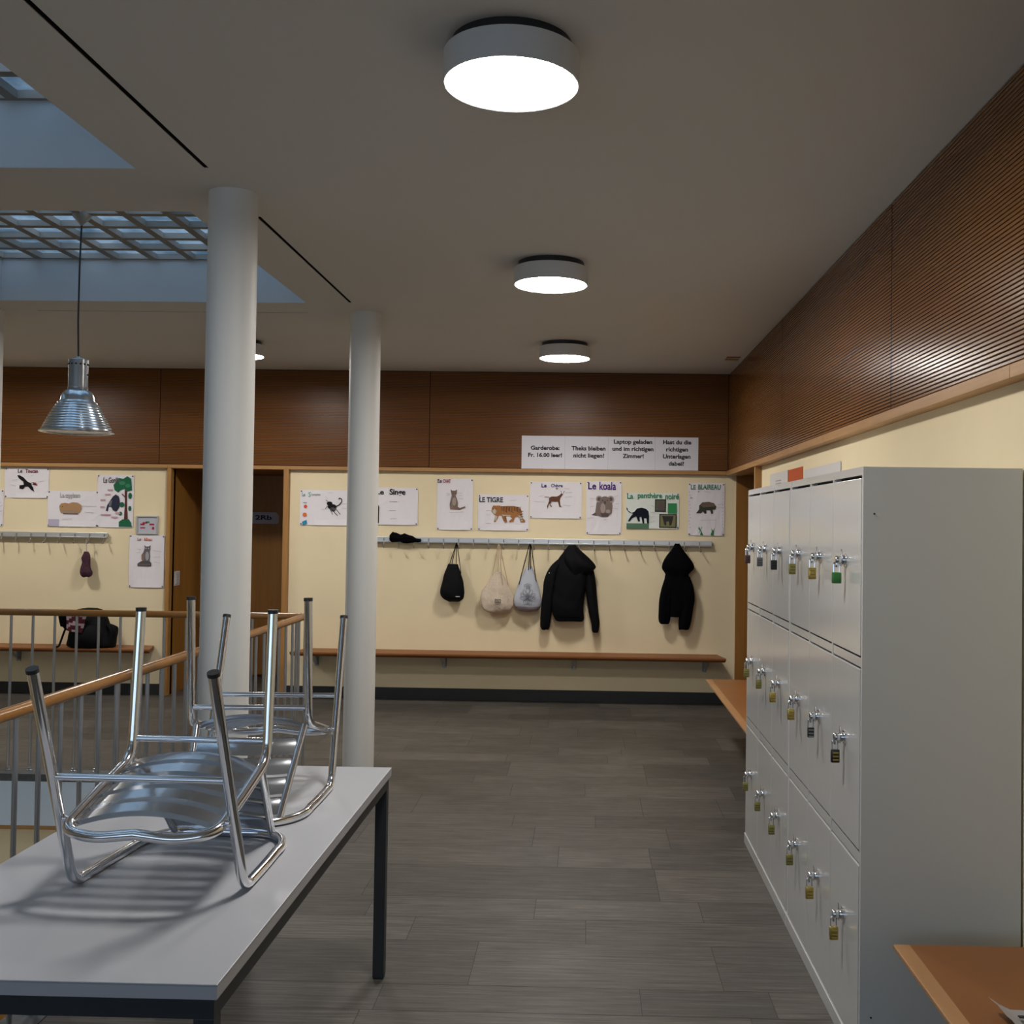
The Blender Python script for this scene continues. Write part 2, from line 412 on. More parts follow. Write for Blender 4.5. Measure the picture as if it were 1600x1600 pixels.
# ---- walls: upper ribbed oak band, oak ledge, cream plaster below
def ribs_x(bm, x0, x1, y, z0, z1, n=59):
    """horizontal ribs on a wall facing -y"""
    h = (z1-z0)/n; pr = []
    for i in range(n):
        z = z0+i*h; pr += [(y+.006, z), (y+.006, z+h*.26), (y+.0012, z+h*.27), (y, z+h*.38), (y, z+h*.92), (y+.0012, z+h*.99)]
    pr.append((y+.006, z1))
    A = [bm.verts.new((x0, a, b)) for a, b in pr]; B = [bm.verts.new((x1, a, b)) for a, b in pr]
    for k in range(len(pr)-1): bm.faces.new((A[k], B[k], B[k+1], A[k+1])).material_index = 1 if k % 6 == 0 and k < len(pr)-2 else 0
def ribs_y(bm, y0, y1, x, z0, z1, n=59):
    h = (z1-z0)/n; pr = []
    for i in range(n):
        z = z0+i*h; pr += [(x+.006, z), (x+.006, z+h*.26), (x+.0012, z+h*.27), (x, z+h*.38), (x, z+h*.92), (x+.0012, z+h*.99)]
    pr.append((x+.006, z1))
    A = [bm.verts.new((a, y0, b)) for a, b in pr]; B = [bm.verts.new((a, y1, b)) for a, b in pr]
    for k in range(len(pr)-1): bm.faces.new((A[k], A[k+1], B[k+1], B[k])).material_index = 1 if k % 6 == 0 and k < len(pr)-2 else 0
ZB = 2.13; ZT = 3.008
# back wall (plaster), with the classroom door recess between x -3.86 and -2.79
bm = BM()
box(bm, XL, -3.875, YB, YB+.15, 0, 2.2, 0); box(bm, -2.76, 1.36, YB, YB+.15, 0, 2.2, 0)
wb = struct('wall_back', bm, CREAM)
bm = BM()
sx = [XL, -6.46, -3.96, -1.46, 1.277]
for a, b in zip(sx, sx[1:]): ribs_x(bm, a+.003, b-.003, 9.60, ZB, ZT)
obj('wood_panelling', bm, [BAND_X, GROOVE], wb)
bm = BM(); box(bm, XL, 1.288, 9.611, 9.9, ZB-.004, ZC, 0); obj('panelling_backing', bm, DARK, wb)
bm = BM()
for a, b in ((XL, -5.3), (-5.299, -3.877), (-3.876, -2.748), (-2.747, -.42), (-.419, 1.262)): box(bm, a, b, 9.588, 9.66, 2.092, 2.126, 0, .002)
struct('trim_3', bm, LEDGE)
# right wall
bm = BM(); box(bm, XR, XR+.15, YF, 8.06, 0, 2.2, 0); wr_ = struct('wall_right', bm, CREAM)
bm = BM()
sy = [YF, -.54, 1.96, 4.457, 6.955, 9.60]
for a, b in zip(sy, sy[1:]): ribs_y(bm, a+.005, b-.005, 1.277, ZB, ZT)
obj('wood_panelling', bm, [BAND_Y, GROOVE], wr_)
bm = BM(); box(bm, 1.288, 1.5, YF, 9.66, ZB-.004, ZC, 0); obj('panelling_backing', bm, DARK, wr_)
bm = BM()
sy = [YF, 1.2, 3.17, 5.66, 8.0, 9.588]
for a, b in zip(sy, sy[1:]): box(bm, 1.262, 1.40, a+.0006, b-.0006, 2.084, 2.126, 0, .002)
struct('trim_4', bm, LEDGE)
# side door recess in the right wall near the corner
bm = BM()
box(bm, 1.36, 2.6, 9.62, 9.75, 0, 2.3, 0); box(bm, 2.45, 2.6, 8.06, 9.62, 0, 2.3, 0); box(bm, 1.49, 2.45, 8.05, 8.10, 0, 2.3, 0); box(bm, 1.36, 2.6, 8.06, 9.62, 2.09, 2.13, 0)
struct('door_1', bm, PANEL)
bm = BM(); box(bm, 1.272, 1.40, 8.0, 8.055, 0, 2.088, 0, .002); struct('trim_5', bm, POST)
# classroom door recess
bm = BM()
box(bm, -3.90, -3.84, 9.66, 10.9, 0, 2.09, 0)          # left reveal
box(bm, -2.795, -2.75, 9.66, 10.9, 0, 2.09, 0)
box(bm, -3.90, -2.75, 9.66, 10.9, 2.09, 2.13, 0)       # soffit
dr = struct('door_2', bm, PANEL)
bm = BM(); box(bm, -3.84, -2.795, 10.82, 10.86, .03, 2.085, 0); obj('door_leaf', bm, PANEL, dr)
bm = BM(); tube(bm, fil([(-3.74, 10.82, 1.05), (-3.74, 10.77, 1.05), (-3.62, 10.77, 1.05)], .015), .009); obj('door_handle', bm, ALU, dr, True)
bm = BM(); box(bm, -3.90, -2.75, 10.9, 11.0, 0, 3.0); struct('wall_recess', bm, PANEL)
bm = BM()
box(bm, -3.877, -3.84, 9.59, 9.70, 0, 2.092, 0, .002); box(bm, -2.797, -2.748, 9.59, 9.70, 0, 2.092, 0, .002)
struct('trim_6', bm, POST)
# left and front walls close the hall
bm = BM(); box(bm, XL-.15, XL, YF, 11, 0, 3.1); struct('wall_left', bm, CREAM)
FW = (-5.6, .9, .85, 2.45)
bm = BM()
box(bm, XL, FW[0], YF-.15, YF, 0, 3.1); box(bm, FW[1], 2.0, YF-.15, YF, 0, 3.1)
box(bm, FW[0], FW[1], YF-.15, YF, 0, FW[2]); box(bm, FW[0], FW[1], YF-.15, YF, FW[3], 3.1)
struct('wall_front', bm, CREAM)
bm = BM()
for k in range(6):
    x = FW[0]+(FW[1]-FW[0]-.06)*k/5; box(bm, x, x+.06, YF-.12, YF-.05, FW[2], FW[3])
box(bm, FW[0], FW[1], YF-.121, YF-.049, FW[2], FW[2]+.06); box(bm, FW[0], FW[1], YF-.121, YF-.049, FW[3]-.06, FW[3])
struct('window_6', bm, ALU)
bm = BM()
box(bm, XL, -3.877, 9.628, 9.66, 0, .10, 0); box(bm, -2.748, 1.33, 9.628, 9.66, 0, .105, 0)
struct('baseboard_back', bm, SKIRT)
bm = BM(); box(bm, 1.322, 1.36, YF, 8.0, 0, .10, 0); struct('baseboard_right', bm, SKIRT)
bm = BM()
box(bm, 1.13, 1.24, 8.60, 8.66, ZC-.004, ZC+.001, 0); box(bm, 1.13, 1.24, 8.71, 8.77, ZC-.004, ZC+.001, 0)
tag(obj('ceiling_vent', bm, PANEL), 'small brown slotted vent in the ceiling beside the far right corner', 'vent')

# ================================================================== COLUMNS
def column(x, y, label):
    bm = BM(); lathe(bm, [(.102, 0), (.102, ZC)], (x, y, 0), 64)
    tag(obj('column', bm, COLUMN, smooth=True), label, 'column', 'round white columns')
column(-1.526, 4.42, 'thick looking round white column nearest the camera, behind the stacked chairs')
column(-1.497, 6.96, 'round white column right of the nearer one, standing beyond the table end')
column(-4.06, 6.96, 'round white column cut off by the left edge of the photo, only a sliver showing')

# ================================================================== CEILING LAMPS
def ceiling_lamp(x, y, label):
    t = thing('ceiling_lamp', label, 'lamp', (x, y, 2.895), 'round ceiling lamps')
    bm = BM(); lathe(bm, [(.175, ZC-.001), (.175, 2.985)], (x, y, 0), 64); obj('mounting_plate', bm, BLACKP, t, True)
    bm = BM(); lathe(bm, [(.190, 2.985), (.197, 2.982), (.197, 2.897), (.194, 2.895), (.189, 2.897), (.189, 2.90)], (x, y, 0), 64); obj('housing', bm, LBODY, t, True)
    bm = BM(); lathe(bm, [(.1885, 2.8985), (.12, 2.8955), (.0001, 2.8945)], (x, y, 0), 64); obj('diffuser', bm, LGLOW, t, True)
ceiling_lamp(-.236, 3.01, 'largest looking round white ceiling lamp, nearest the camera')
ceiling_lamp(-.21, 5.56, 'round white ceiling lamp in the middle of the row of three')
ceiling_lamp(-.19, 8.05, 'smallest looking round white ceiling lamp over the coat rack end of the hall')
ceiling_lamp(-2.73, 8.08, 'round white ceiling lamp mostly hidden behind the thick nearer column')
for (x, y) in ((-5.25, 8.08),):
    ceiling_lamp(x, y, 'round white ceiling lamp outside the photo')

# ================================================================== PENDANT
px_, py_ = -2.79, 5.66
t = thing('pendant_lamp', 'ribbed silver bell pendant lamp hanging on a thin black cable from the skylight grid', 'lamp', (px_, py_, 2.085))
bm = BM(); lathe(bm, [(.05, 3.285), (.045, 3.27), (.012, 3.235), (.006, 3.225)], (px_, py_, 0), 32); obj('ceiling_cup', bm, NECK, t, True)
bm = BM(); tube(bm, [(px_, py_, 3.24), (px_-.006, py_, 3.0), (px_-.007, py_, 2.7), (px_, py_, 2.48)], .005, 8); obj('cable', bm, BLACKP, t, True)
bm = BM(); lathe(bm, [(.012, 2.505), (.016, 2.498), (.045, 2.492), (.050, 2.487), (.050, 2.34), (.052, 2.338), (.052, 2.325), (.050, 2.322)], (px_, py_, 0), 40); nk = obj('neck', bm, NECK, t, True)
bm = BM()
for k in range(14):
    a = 2*pi*k/14; c = (px_+.0502*cos(a), py_+.0502*sin(a), 2.462)
    bmesh.ops.create_uvsphere(bm, u_segments=10, v_segments=6, radius=.0055, matrix=Matrix.Translation(c))
obj('vent_hole', bm, BLACKP, nk)
for s in (-1, 1):
    bm = BM(); tube(bm, [(px_+s*.048, py_, 2.405), (px_+s*.062, py_, 2.405)], .0035, 8); obj('screw', bm, BLACKP, nk)
prof = [(.050, 2.322), (.062, 2.318), (.075, 2.305), (.084, 2.285), (.087, 2.265), (.088, 2.262)]
n = 11
for k in range(n):
    t0 = k/n; t1 = (k+.5)/n; t2 = (k+.9)/n
    R_ = lambda q: .090+.088*(q**.85); Z_ = lambda q: 2.260-.158*q
    prof += [(R_(t0), Z_(t0)), (R_(t1)+.0045, Z_(t1)), (R_(t2)+.002, Z_(t2))]
prof += [(.180, 2.100), (.190, 2.096), (.190, 2.091), (.180, 2.088), (.170, 2.088)]
prof += [(.165, 2.10), (.125, 2.19), (.085, 2.262), (.06, 2.30), (.001, 2.31)]
bm = BM(); lathe(bm, prof, (px_, py_, 0), 64); obj('shade', bm, SHADE, t, True)
bm = BM(); lathe(bm, [(.001, 2.10), (.165, 2.10), (.168, 2.093)], (px_, py_, 0), 48); obj('lamp_glass', bm, plain('pendant_glass', (.5, .5, .48), .2), t, True)

# ================================================================== STAIR RAILINGS
def railing(label, p0, p1, first, n, skip=()):
    (x0, y0), (x1, y1) = p0, p1
    d = Vector((x1-x0, y1-y0, 0)); L_ = d.length; d.normalize()
    t = thing('stair_railing', label, 'railing', (x0, y0, 0))
    bm = BM(); tube(bm, [(x0, y0, 1.012), (x1, y1, 1.012)], .0215, 16); hr = obj('handrail', bm, RAILW, t, True)
    for k in range(n):
        s = first+k*.142
        if s > L_-.03: break
        x, y_ = x0+d.x*s, y0+d.y*s
        bm = BM(); tube(bm, [(x, y_, .003), (x, y_, 1.0)], .0085, 10); bl = obj('baluster', bm, STEELB, t, True)
        bm = BM(); lathe(bm, [(.017, .0005), (.017, .005), (.0115, .008), (.0115, .02), (.0085, .022)], (x, y_, 0), 16); obj('foot_plate', bm, STEELB, bl, True)
railing('wood topped steel railing running away from the camera along the near side of the stairwell', (-1.80, .95), (-1.80, 6.74), .08, 42)
railing('wood topped steel railing crossing behind the stairwell in front of the left bench', (-6.6, 6.70), (-1.82, 6.70), .06, 34)

# ================================================================== TABLE
TX0, TX1, TY0, TY1, TZ = -1.49, -.695, 2.01, 3.80, .740
t = thing('school_table', 'long grey laminate table with dark square steel frame, chairs turned upside down on it', 'table', ((TX0+TX1)/2, (TY0+TY1)/2, 0))
bm = BM(); box(bm, TX0, TX1, TY0, TY1, TZ-.004, TZ, 0, .0015); box(bm, TX0+.0005, TX1-.0005, TY0+.0005, TY1-.0005, TZ-.029, TZ-.004, 1); obj('tabletop', bm, [TTOP, TEDGE], t)
bm = BM(); i_ = .008; zz = TZ-.0295
for (a, b, c, d) in ((TX0+i_, TX1-i_, TY0+i_, TY0+i_+.03), (TX0+i_, TX1-i_, TY1-i_-.03, TY1-i_), (TX0+i_, TX0+i_+.03, TY0+i_+.03, TY1-i_-.03), (TX1-i_-.03, TX1-i_, TY0+i_+.03, TY1-i_-.03)):
    box(bm, a, b, c, d, zz-.040, zz)
obj('frame', bm, TFRAME, t)
for (a, c) in ((TX0+i_, TY0+i_), (TX1-i_-.04, TY0+i_), (TX0+i_, TY1-i_-.04), (TX1-i_-.04, TY1-i_-.04)):
    bm = BM(); box(bm, a, a+.04, c, c+.04, .006, zz-.04, 0, .001); lg = obj('leg', bm, TFRAME, t)
    bm = BM(); box(bm, a+.002, a+.038, c+.002, c+.038, 0, .006); obj('foot_glide', bm, BLACKP, lg)

# ================================================================== CHAIRS (upside down, arms on the table)
def make_chair(label):
    t = thing('bistro_chair', label, 'chair', (0, 0, 0), 'polished aluminium chairs upside down on the table')
    r_ = .0128
    # one bent tube: front foot, arm, round the back, arm, front foot
    half = [(-.204, -.205, .548), (-.208, 0.0, r_), (-.203, .16, r_), (-.196, .27, r_)]
    back = []
    for k in range(9):
        a = pi-(k/8)*pi/2
        back.append((-.10+.096*cos(a) if False else -.085+.111*cos(a), .30+.14*sin(a), r_))
    left = fil(half, [0, .045, .1, .05], 7)+[Vector(p) for p in back]
    pts = left+[Vector((-p.x, p.y, p.z)) for p in reversed(left)]
    bm = BM(); tube(bm, pts, r_, 14); obj('arm_frame', bm, CHROME, t, True)
    for s in (-1, 1):
        bm = BM(); d = Vector((-s*.004, -.205, .535)).normalized()*.006; p = Vector((s*.204, -.205, .548))
        tube(bm, [p-d*.6, p+d], r_+.0012, 14); obj('foot_cap', bm, BLACKP, t, True)
    # second tube: rear foot, down, forward as seat side, across the front
    h2 = [(-.178, .268, .645), (-.180, .238, .262), (-.182, .06, .215), (-.180, -.105, .172), (-.10, -.128, .160), (0, -.130, .172)]
    l2 = fil(h2, [0, .055, .0, .055, .06, 0], 7)
    p2 = l2+[Vector((-p.x, p.y, p.z)) for p in reversed(l2[:-1])]
    bm = BM(); tube(bm, p2, r_, 14); obj('seat_frame', bm, CHROME, t, True)
    for s in (-1, 1):
        bm = BM(); p = Vector((s*.178, .268, .645)); tube(bm, [p-Vector((0, 0, .004)), p+Vector((0, 0, .006))], r_+.0012, 14); obj('foot_cap', bm, BLACKP, t, True)
        bm = BM(); tube(bm, [(s*.179, -.07, .186), (s*.210, -.068, .186)], .008, 10); obj('bolt', bm, CHROME, t, True)
    bm = BM(); tube(bm, [(-.206, -.107, .292), (.206, -.107, .292)], .0085, 10); obj('front_stretcher', bm, CHROME, t, True)
    bm = BM(); tube(bm, [(-.179, .243, .310), (.179, .243, .310)], .0085, 10); obj('rear_stretcher', bm, CHROME, t, True)
    # back posts from the seat down to the loop
    up = lambda s, z: Vector((s*(.165-.03*(1-z/.25)), .228+.205*((1-(z/.25))**.95 if z < .25 else 0), z))
    zsx = [.255, .21, .16, .11, .06, .020]
    for s in (-1, 1):
        bm = BM(); tube(bm, [up(s, z) for z in zsx], .0105, 12); obj('back_post', bm, CHROME, t, True)
    for k in range(4):
        z0 = .030+k*.050; z1 = z0+.040
        bm = BM(); nx = 17; grid = []
        for j, z in enumerate([z0-.002, z0, (z0+z1)/2, z1, z1+.002]):
            row = []
            for i in range(nx):
                q = i/(nx-1)*2-1; e = up(1, z); w_ = e.x
                row.append(bm.verts.new((q*w_, e.y+.030*(1-q*q)-(.005 if j in (0, 4) else .0)+(.0025 if j == 2 else 0), z)))
            grid.append(row)
        for a, b in zip(grid, grid[1:]):
            for i in range(nx-1): bm.faces.new((a[i], a[i+1], b[i+1], b[i]))
        bmesh.ops.solidify(bm, geom=list(bm.faces), thickness=.0018)
        obj('back_slat', bm, SLATM, t, True)
    for k in range(5):
        y0 = -.075+k*.062; y1 = y0+.047
        bm = BM(); nx = 21; grid = []
        for j, y_ in enumerate([y0-.002, y0+.003, (y0+y1)/2, y1-.003, y1+.002]):
            row = []
            for i in range(nx):
                q = i/(nx-1)*2-1
                z = .172+(y_+.105)*.262-.004+.033*(1-q*q)-(.010 if j in (0, 4) else 0)
                row.append(bm.verts.new((q*.176, y_, z)))
            grid.append(row)
        for a, b in zip(grid, grid[1:]):
            for i in range(nx-1): bm.faces.new((a[i], a[i+1], b[i+1], b[i]))
        bmesh.ops.solidify(bm, geom=list(bm.faces), thickness=.0018)
        obj('seat_slat', bm, SLATM, t, True)
    return t
ch = make_chair('polished aluminium slatted chair upside down on the near part of the table, nearest the camera')
ch2 = clone(ch)
ch.location = (-1.014, 2.505, TZ); ch.rotation_euler = (0, 0, radians(-1.5))
ch2.location = (-1.045, 3.47, TZ); ch2.rotation_euler = (0, 0, radians(183))
ch2['label'] = 'polished aluminium chair upside down on the far end of the table, behind the nearer one'

# ================================================================== LOCKERS
LX = .836; LB = 1.3145
def locker(y0, y1, label):
    t = thing('locker_cabinet', label, 'locker', ((LX+LB)/2, (y0+y1)/2, 0), 'grey metal lockers')
    bm = BM()
    box(bm, LX+.03, LB-.001, y0+.003, y1-.003, .03, 1.80, 0)
    box(bm, LX, LB, y0, y0+.0028, .0, 1.8135, 0)                                   # side sheets
    box(bm, LX, LB, y1-.0028, y1, .0, 1.8135, 0)
    box(bm, LX+.0002, LX+.025, y0+.003, y0+.016, 0.03, 1.814, 1); box(bm, LX+.0002, LX+.025, y1-.016, y1-.003, .03, 1.814, 1)
    for c in (1, 2):
        yy = y0+.016+c*(y1-y0-.032)/3; box(bm, LX-.001, LX+.024, yy-.008, yy+.008, .04, 1.80, 1)
    box(bm, LX+.001, LB, y0+.003, y1-.003, 1.8005, 1.8148, 0)
    box(bm, LX+.0005, LX+.0245, y0+.0155, y1-.0155, 1.790, 1.8155, 1)
    for (a, b) in ((.606+.006, .647-.003), (1.205, 1.233)): box(bm, LX+.001, LX+.02, y0+.016, y1-.016, a, b, 1)
    box(bm, LX-.006, LX+.02, y0+.001, y1-.001, 0, .050, 1, .0015)
    obj('carcass', bm, [LOCKS, LOCK], t)
    bm = BM(); box(bm, LX+.0255, LX+.0295, y0+.016, y1-.016, .05, 1.79); obj('gap_shade', bm, DARK, t)  # black sheet stands in for the shade inside the door gaps
    w_ = (y1-y0-.032)/3; lt = []
    for c in range(3):
        for rw, (z0, z1, g) in enumerate(((1.2335, 1.790, .0095), (.6475, 1.205, .0065), (.050, .612, .0065))):
            a = y0+.016+c*w_; b = a+w_
            bm = BM(); box(bm, LX-.002, LX+.018, a+.0016, b-.0016, z0+.0055, z1-g, 0, .0018)
            d = obj('door', bm, LOCK, t)
            cy = (a+b)/2+.0; zc = (1.525, .958, .395)[rw]
            bm = BM(); lathe(bm, [(.0001, LX-.016), (.014, LX-.016), (.016, LX-.012), (.016, LX-.007), (.023, LX-.006), (.023, LX-.002)], (0, cy, zc), 24, axis='x')
            box(bm, LX-.0175, LX-.0155, cy-.007, cy+.007, zc-.020, zc+.034, 0, .0006)
            lathe(bm, [(.011, LX-.0175), (.0125, LX-.020), (.0125, LX-.034), (.010, LX-.037), (.0001, LX-.037)], (0, cy, zc), 20, axis='x')
            box(bm, LX-.036, LX-.026, cy-.0055, cy+.0055, zc-.024, zc-.004, 0, .0015)
            obj('latch', bm, CHROME, d, True)
            lt.append((cy, zc, c, rw))
    return lt
La = locker(3.200, 4.330, 'grey three by three locker unit with padlocks, the one nearest the camera')
Lb_ = locker(4.334, 5.470, 'grey three by three locker unit with padlocks, farther half of the locker row')
bm = BM()
for (z,) in ((1.672,), (.16,)): bmesh.ops.create_uvsphere(bm, u_segments=8, v_segments=6, radius=.003, matrix=Matrix.Translation((.870, 3.2, z)))
root = [o for o in bpy.data.objects if o.name == 'locker_cabinet'][0]
obj('screw_hole', bm, DARK, root)
BR = plain('brass', (.48, .36, .10), .3, metal=.85); GRN = plain('green_enamel', (.03, .17, .03), .35); BLK = plain('black_enamel', (.012, .012, .014), .35)
GRY = plain('grey_lock', (.12, .12, .12), .4); RED = plain('dark_red_lock', (.07, .03, .03), .4); OLV = plain('tarnished_brass', (.30, .27, .09), .35, metal=.7)
lockcol = {(0, 0): (GRN, 'green', 1.35), (1, 0): (BR, 'brass', 1), (2, 0): (OLV, 'brass', 1), (3, 0): (BLK, 'black', 1), (4, 0): (GRY, 'grey', 1), (5, 0): (RED, 'dark', 1),
           (0, 1): (BLK, 'black and brass', 1), (1, 1): (BLK, 'black and silver', .85), (2, 1): (BR, 'brass', 1), (3, 1): (BR, 'brass', 1), (4, 1): (OLV, 'brass', 1), (5, 1): (OLV, 'brass', 1),
           (0, 2): (BR, 'brass', 1), (1, 2): (BR, 'brass', 1), (2, 2): (OLV, 'brass', 1), (3, 2): (OLV, 'brass', 1), (4, 2): (OLV, 'brass', 1), (5, 2): (OLV, 'brass', 1)}
ords = ['first', 'second', 'third', 'fourth', 'fifth', 'sixth and farthest']; rwn = ['top', 'middle', 'bottom']
for (cy, zc, c, rw), base in [(q, 0) for q in La]+[(q, 3) for q in Lb_]:
    ci = c+base; mat, cn, sc = lockcol[(ci, rw)]
    x = LX-.032; ztop = zc-.018
    t = thing('padlock', '%s padlock, %s locker row, %s door from the camera' % (cn, rwn[rw], ords[ci]), 'padlock', (x, cy, ztop-.06), 'padlocks on the locker doors')
    bh = .036 if sc > 1 else .042*sc; zb = ztop-.022
    bm = BM(); rnd = random.Random(ci*3+rw); tw = rnd.uniform(-.3, .3)
    box(bm, x-.0135*min(sc, 1.1), x+.0135*min(sc, 1.1), cy-.0075, cy+.0075, zb-bh, zb, 0, .003)
    if cn != 'green':
        for k in range(3): tube(bm, [(x-.009, cy-.0088, zb-.010-k*.011), (x+.009, cy-.0088, zb-.010-k*.011)], .0034, 8, mi=1)
    mb = BR if cn == 'black and brass' else (GRY if cn == 'black and silver' else mat)
    ob = obj('lock_body', bm, [mat, mb], t, True)
    bm = BM(); tube(bm, fil([(x-.009, cy, zb-.004), (x-.009, cy, ztop+.010), (x+.009, cy, ztop+.010), (x+.009, cy, zb-.004)], .0088, 6), .0026, 8); obj('shackle', bm, CHROME, t, True)

# ================================================================== BENCHES
def bracket(bm, x, y, z, s=1):
    """tapered steel bracket on a wall facing -y"""
    prism(bm, [(x-.024, z), (x+.024, z), (x+.018, z-.125), (x-.018, z-.125)], y-.012, y)
    prism(bm, [(x-.005, z), (x+.005, z), (x+.005, z-.11), (x-.005, z-.11)], y-.05, y-.01)
    A = [bm.verts.new(p) for p in ((x-.022, y-.20, z-.006), (x+.022, y-.20, z-.006), (x+.022, y, z-.006), (x-.022, y, z-.006), (x-.022, y-.20, z), (x+.022, y-.20, z), (x+.022, y, z), (x-.022, y, z))]
    for f_ in ((0, 1, 2, 3), (4, 5, 6, 7), (0, 1, 5, 4), (1, 2, 6, 5), (2, 3, 7, 6), (3, 0, 4, 7)): bm.faces.new([A[i] for i in f_])
    B = [bm.verts.new(p) for p in ((x-.02, y-.16, z-.006), (x+.02, y-.16, z-.006), (x+.018, y-.012, z-.11), (x-.018, y-.012, z-.11))]
    bm.faces.new(B)
    bmesh.ops.recalc_face_normals(bm, faces=bm.faces)
def back_bench(x0, x1, xa, xb, brs, label, yb=9.637):
    yf = 9.335
    t = thing('wall_bench', label, 'bench', ((x0+x1)/2, 9.5, .45), 'long wooden wall benches')
    bm = BM(); z1 = .452
    top = [(x0, yb), (x1, yb), (xb, yf), (xa, yf)]
    low = [(x0, yb), (x1, yb), (xb-.008, yf+.02), (xa+.008, yf+.02)]
    T_ = [bm.verts.new((a, b, z1)) for a, b in top]; L_ = [bm.verts.new((a, b, z1-.036)) for a, b in low]
    mid = [bm.verts.new((a, b, z1-.014)) for a, b in top]
    bm.faces.new(T_[::-1]); bm.faces.new(L_)
    for i in range(4):
        j = (i+1) % 4
        bm.faces.new((T_[i], T_[j], mid[j], mid[i])); bm.faces.new((mid[i], mid[j], L_[j], L_[i]))
    bmesh.ops.recalc_face_normals(bm, faces=bm.faces)
    obj('bench_seat', bm, BENCHX, t)
    for x in brs:
        bm = BM(); bracket(bm, x, 9.638, z1-.036); obj('bracket', bm, STEELB, t)
back_bench(-2.56, 1.197, -2.64, 1.245, (-2.47, -1.29, -.105, 1.085), 'long wooden bench on steel brackets on the back wall below the jackets and gym bags')
back_bench(-7.1, -3.985, -7.1, -3.90, (-6.5, -5.24, -4.12), 'wooden wall bench behind the far railing, under the left coat rack')
def side_bench(y0, y1, label, brs, xf=.883):
    t = thing('wall_bench', label, 'bench', (1.1, (y0+y1)/2, .45), 'long wooden wall benches')
    z1 = .45
    bm = BM(); box(bm, xf+.045, XR-.002, y0, y1, z1-.035, z1, 0); obj('bench_seat', bm, BENCHW, t)
    bm = BM()
    P_ = [(xf+.045, z1), (xf+.003, z1), (xf, z1-.003), (xf, z1-.012), (xf+.022, z1-.035), (xf+.045, z1-.035)]
    A = [bm.verts.new((a, y0, b)) for a, b in P_]; B = [bm.verts.new((a, y1, b)) for a, b in P_]
    bm.faces.new(A); bm.faces.new(B[::-1])
    for i in range(6): j = (i+1) % 6; bm.faces.new((A[i], A[j], B[j], B[i]))
    bmesh.ops.recalc_face_normals(bm, faces=bm.faces)
    obj('edge_strip', bm, BENCHE, t, label='paler solid wood edge strip')
    for y_ in brs:
        bm = BM(); box(bm, XR-.014, XR-.002, y_-.022, y_+.022, z1-.16, z1-.036); box(bm, XR-.20, XR-.002, y_-.022, y_+.022, z1-.042, z1-.0355)
        v = [bm.verts.new(p) for p in ((XR-.17, y_-.004, z1-.04), (XR-.17, y_+.004, z1-.04), (XR-.012, y_+.004, z1-.15), (XR-.012, y_-.004, z1-.15), (XR-.012, y_-.004, z1-.04), (XR-.012, y_+.004, z1-.04))]
        bm.faces.new(v[:4]); bm.faces.new((v[0], v[3], v[4])); bm.faces.new((v[1], v[5], v[2]))
        obj('bracket', bm, STEELB, t)
side_bench(.6, 3.02, 'wooden wall bench in the bottom right corner, in front of the lockers', (1.0, 1.8, 2.7))
side_bench(5.60, 8.10, 'wooden bench on the right wall beyond the lockers, by the side door', (5.9, 6.8, 7.8), xf=.925)

# ================================================================== COAT RACKS
def rack(x0, x1, hooks, label):
    t = thing('coat_rack', label, 'coat rack', ((x0+x1)/2, 9.62, 1.44), 'aluminium coat racks')
    bm = BM(); box(bm, x0, x1, 9.600, 9.625, 1.447, 1.487, 0, .002); box(bm, x0, x1, 9.585, 9.61, 1.437, 1.4475, 1, .001); obj('rail', bm, [ALU, STEELB], t)
    bm = BM(); x = x0+.15
    while x < x1: box(bm, x-.012, x+.012, 9.62, 9.6395, 1.45, 1.48); x += .5
    obj('wall_fixing', bm, ALU, t)
    for hx in hooks:
        bm = BM()
        tube(bm, fil([(hx, 9.597, 1.475), (hx, 9.588, 1.42), (hx+.008, 9.55, 1.385), (hx+.012, 9.530, 1.400)], .02), .0048, 8)
        obj('hook', bm, HOOKM, t, True)
hk = [-2.0+i*.1375 for i in range(23)]
rack(-2.07, 1.14, hk, 'long aluminium coat rack with small hooks holding the bags and jackets')
rack(-6.6, -4.427, [-4.453-i*.1365 for i in range(15)], 'aluminium coat rack on the left of the door, nearly empty, above the left bench')

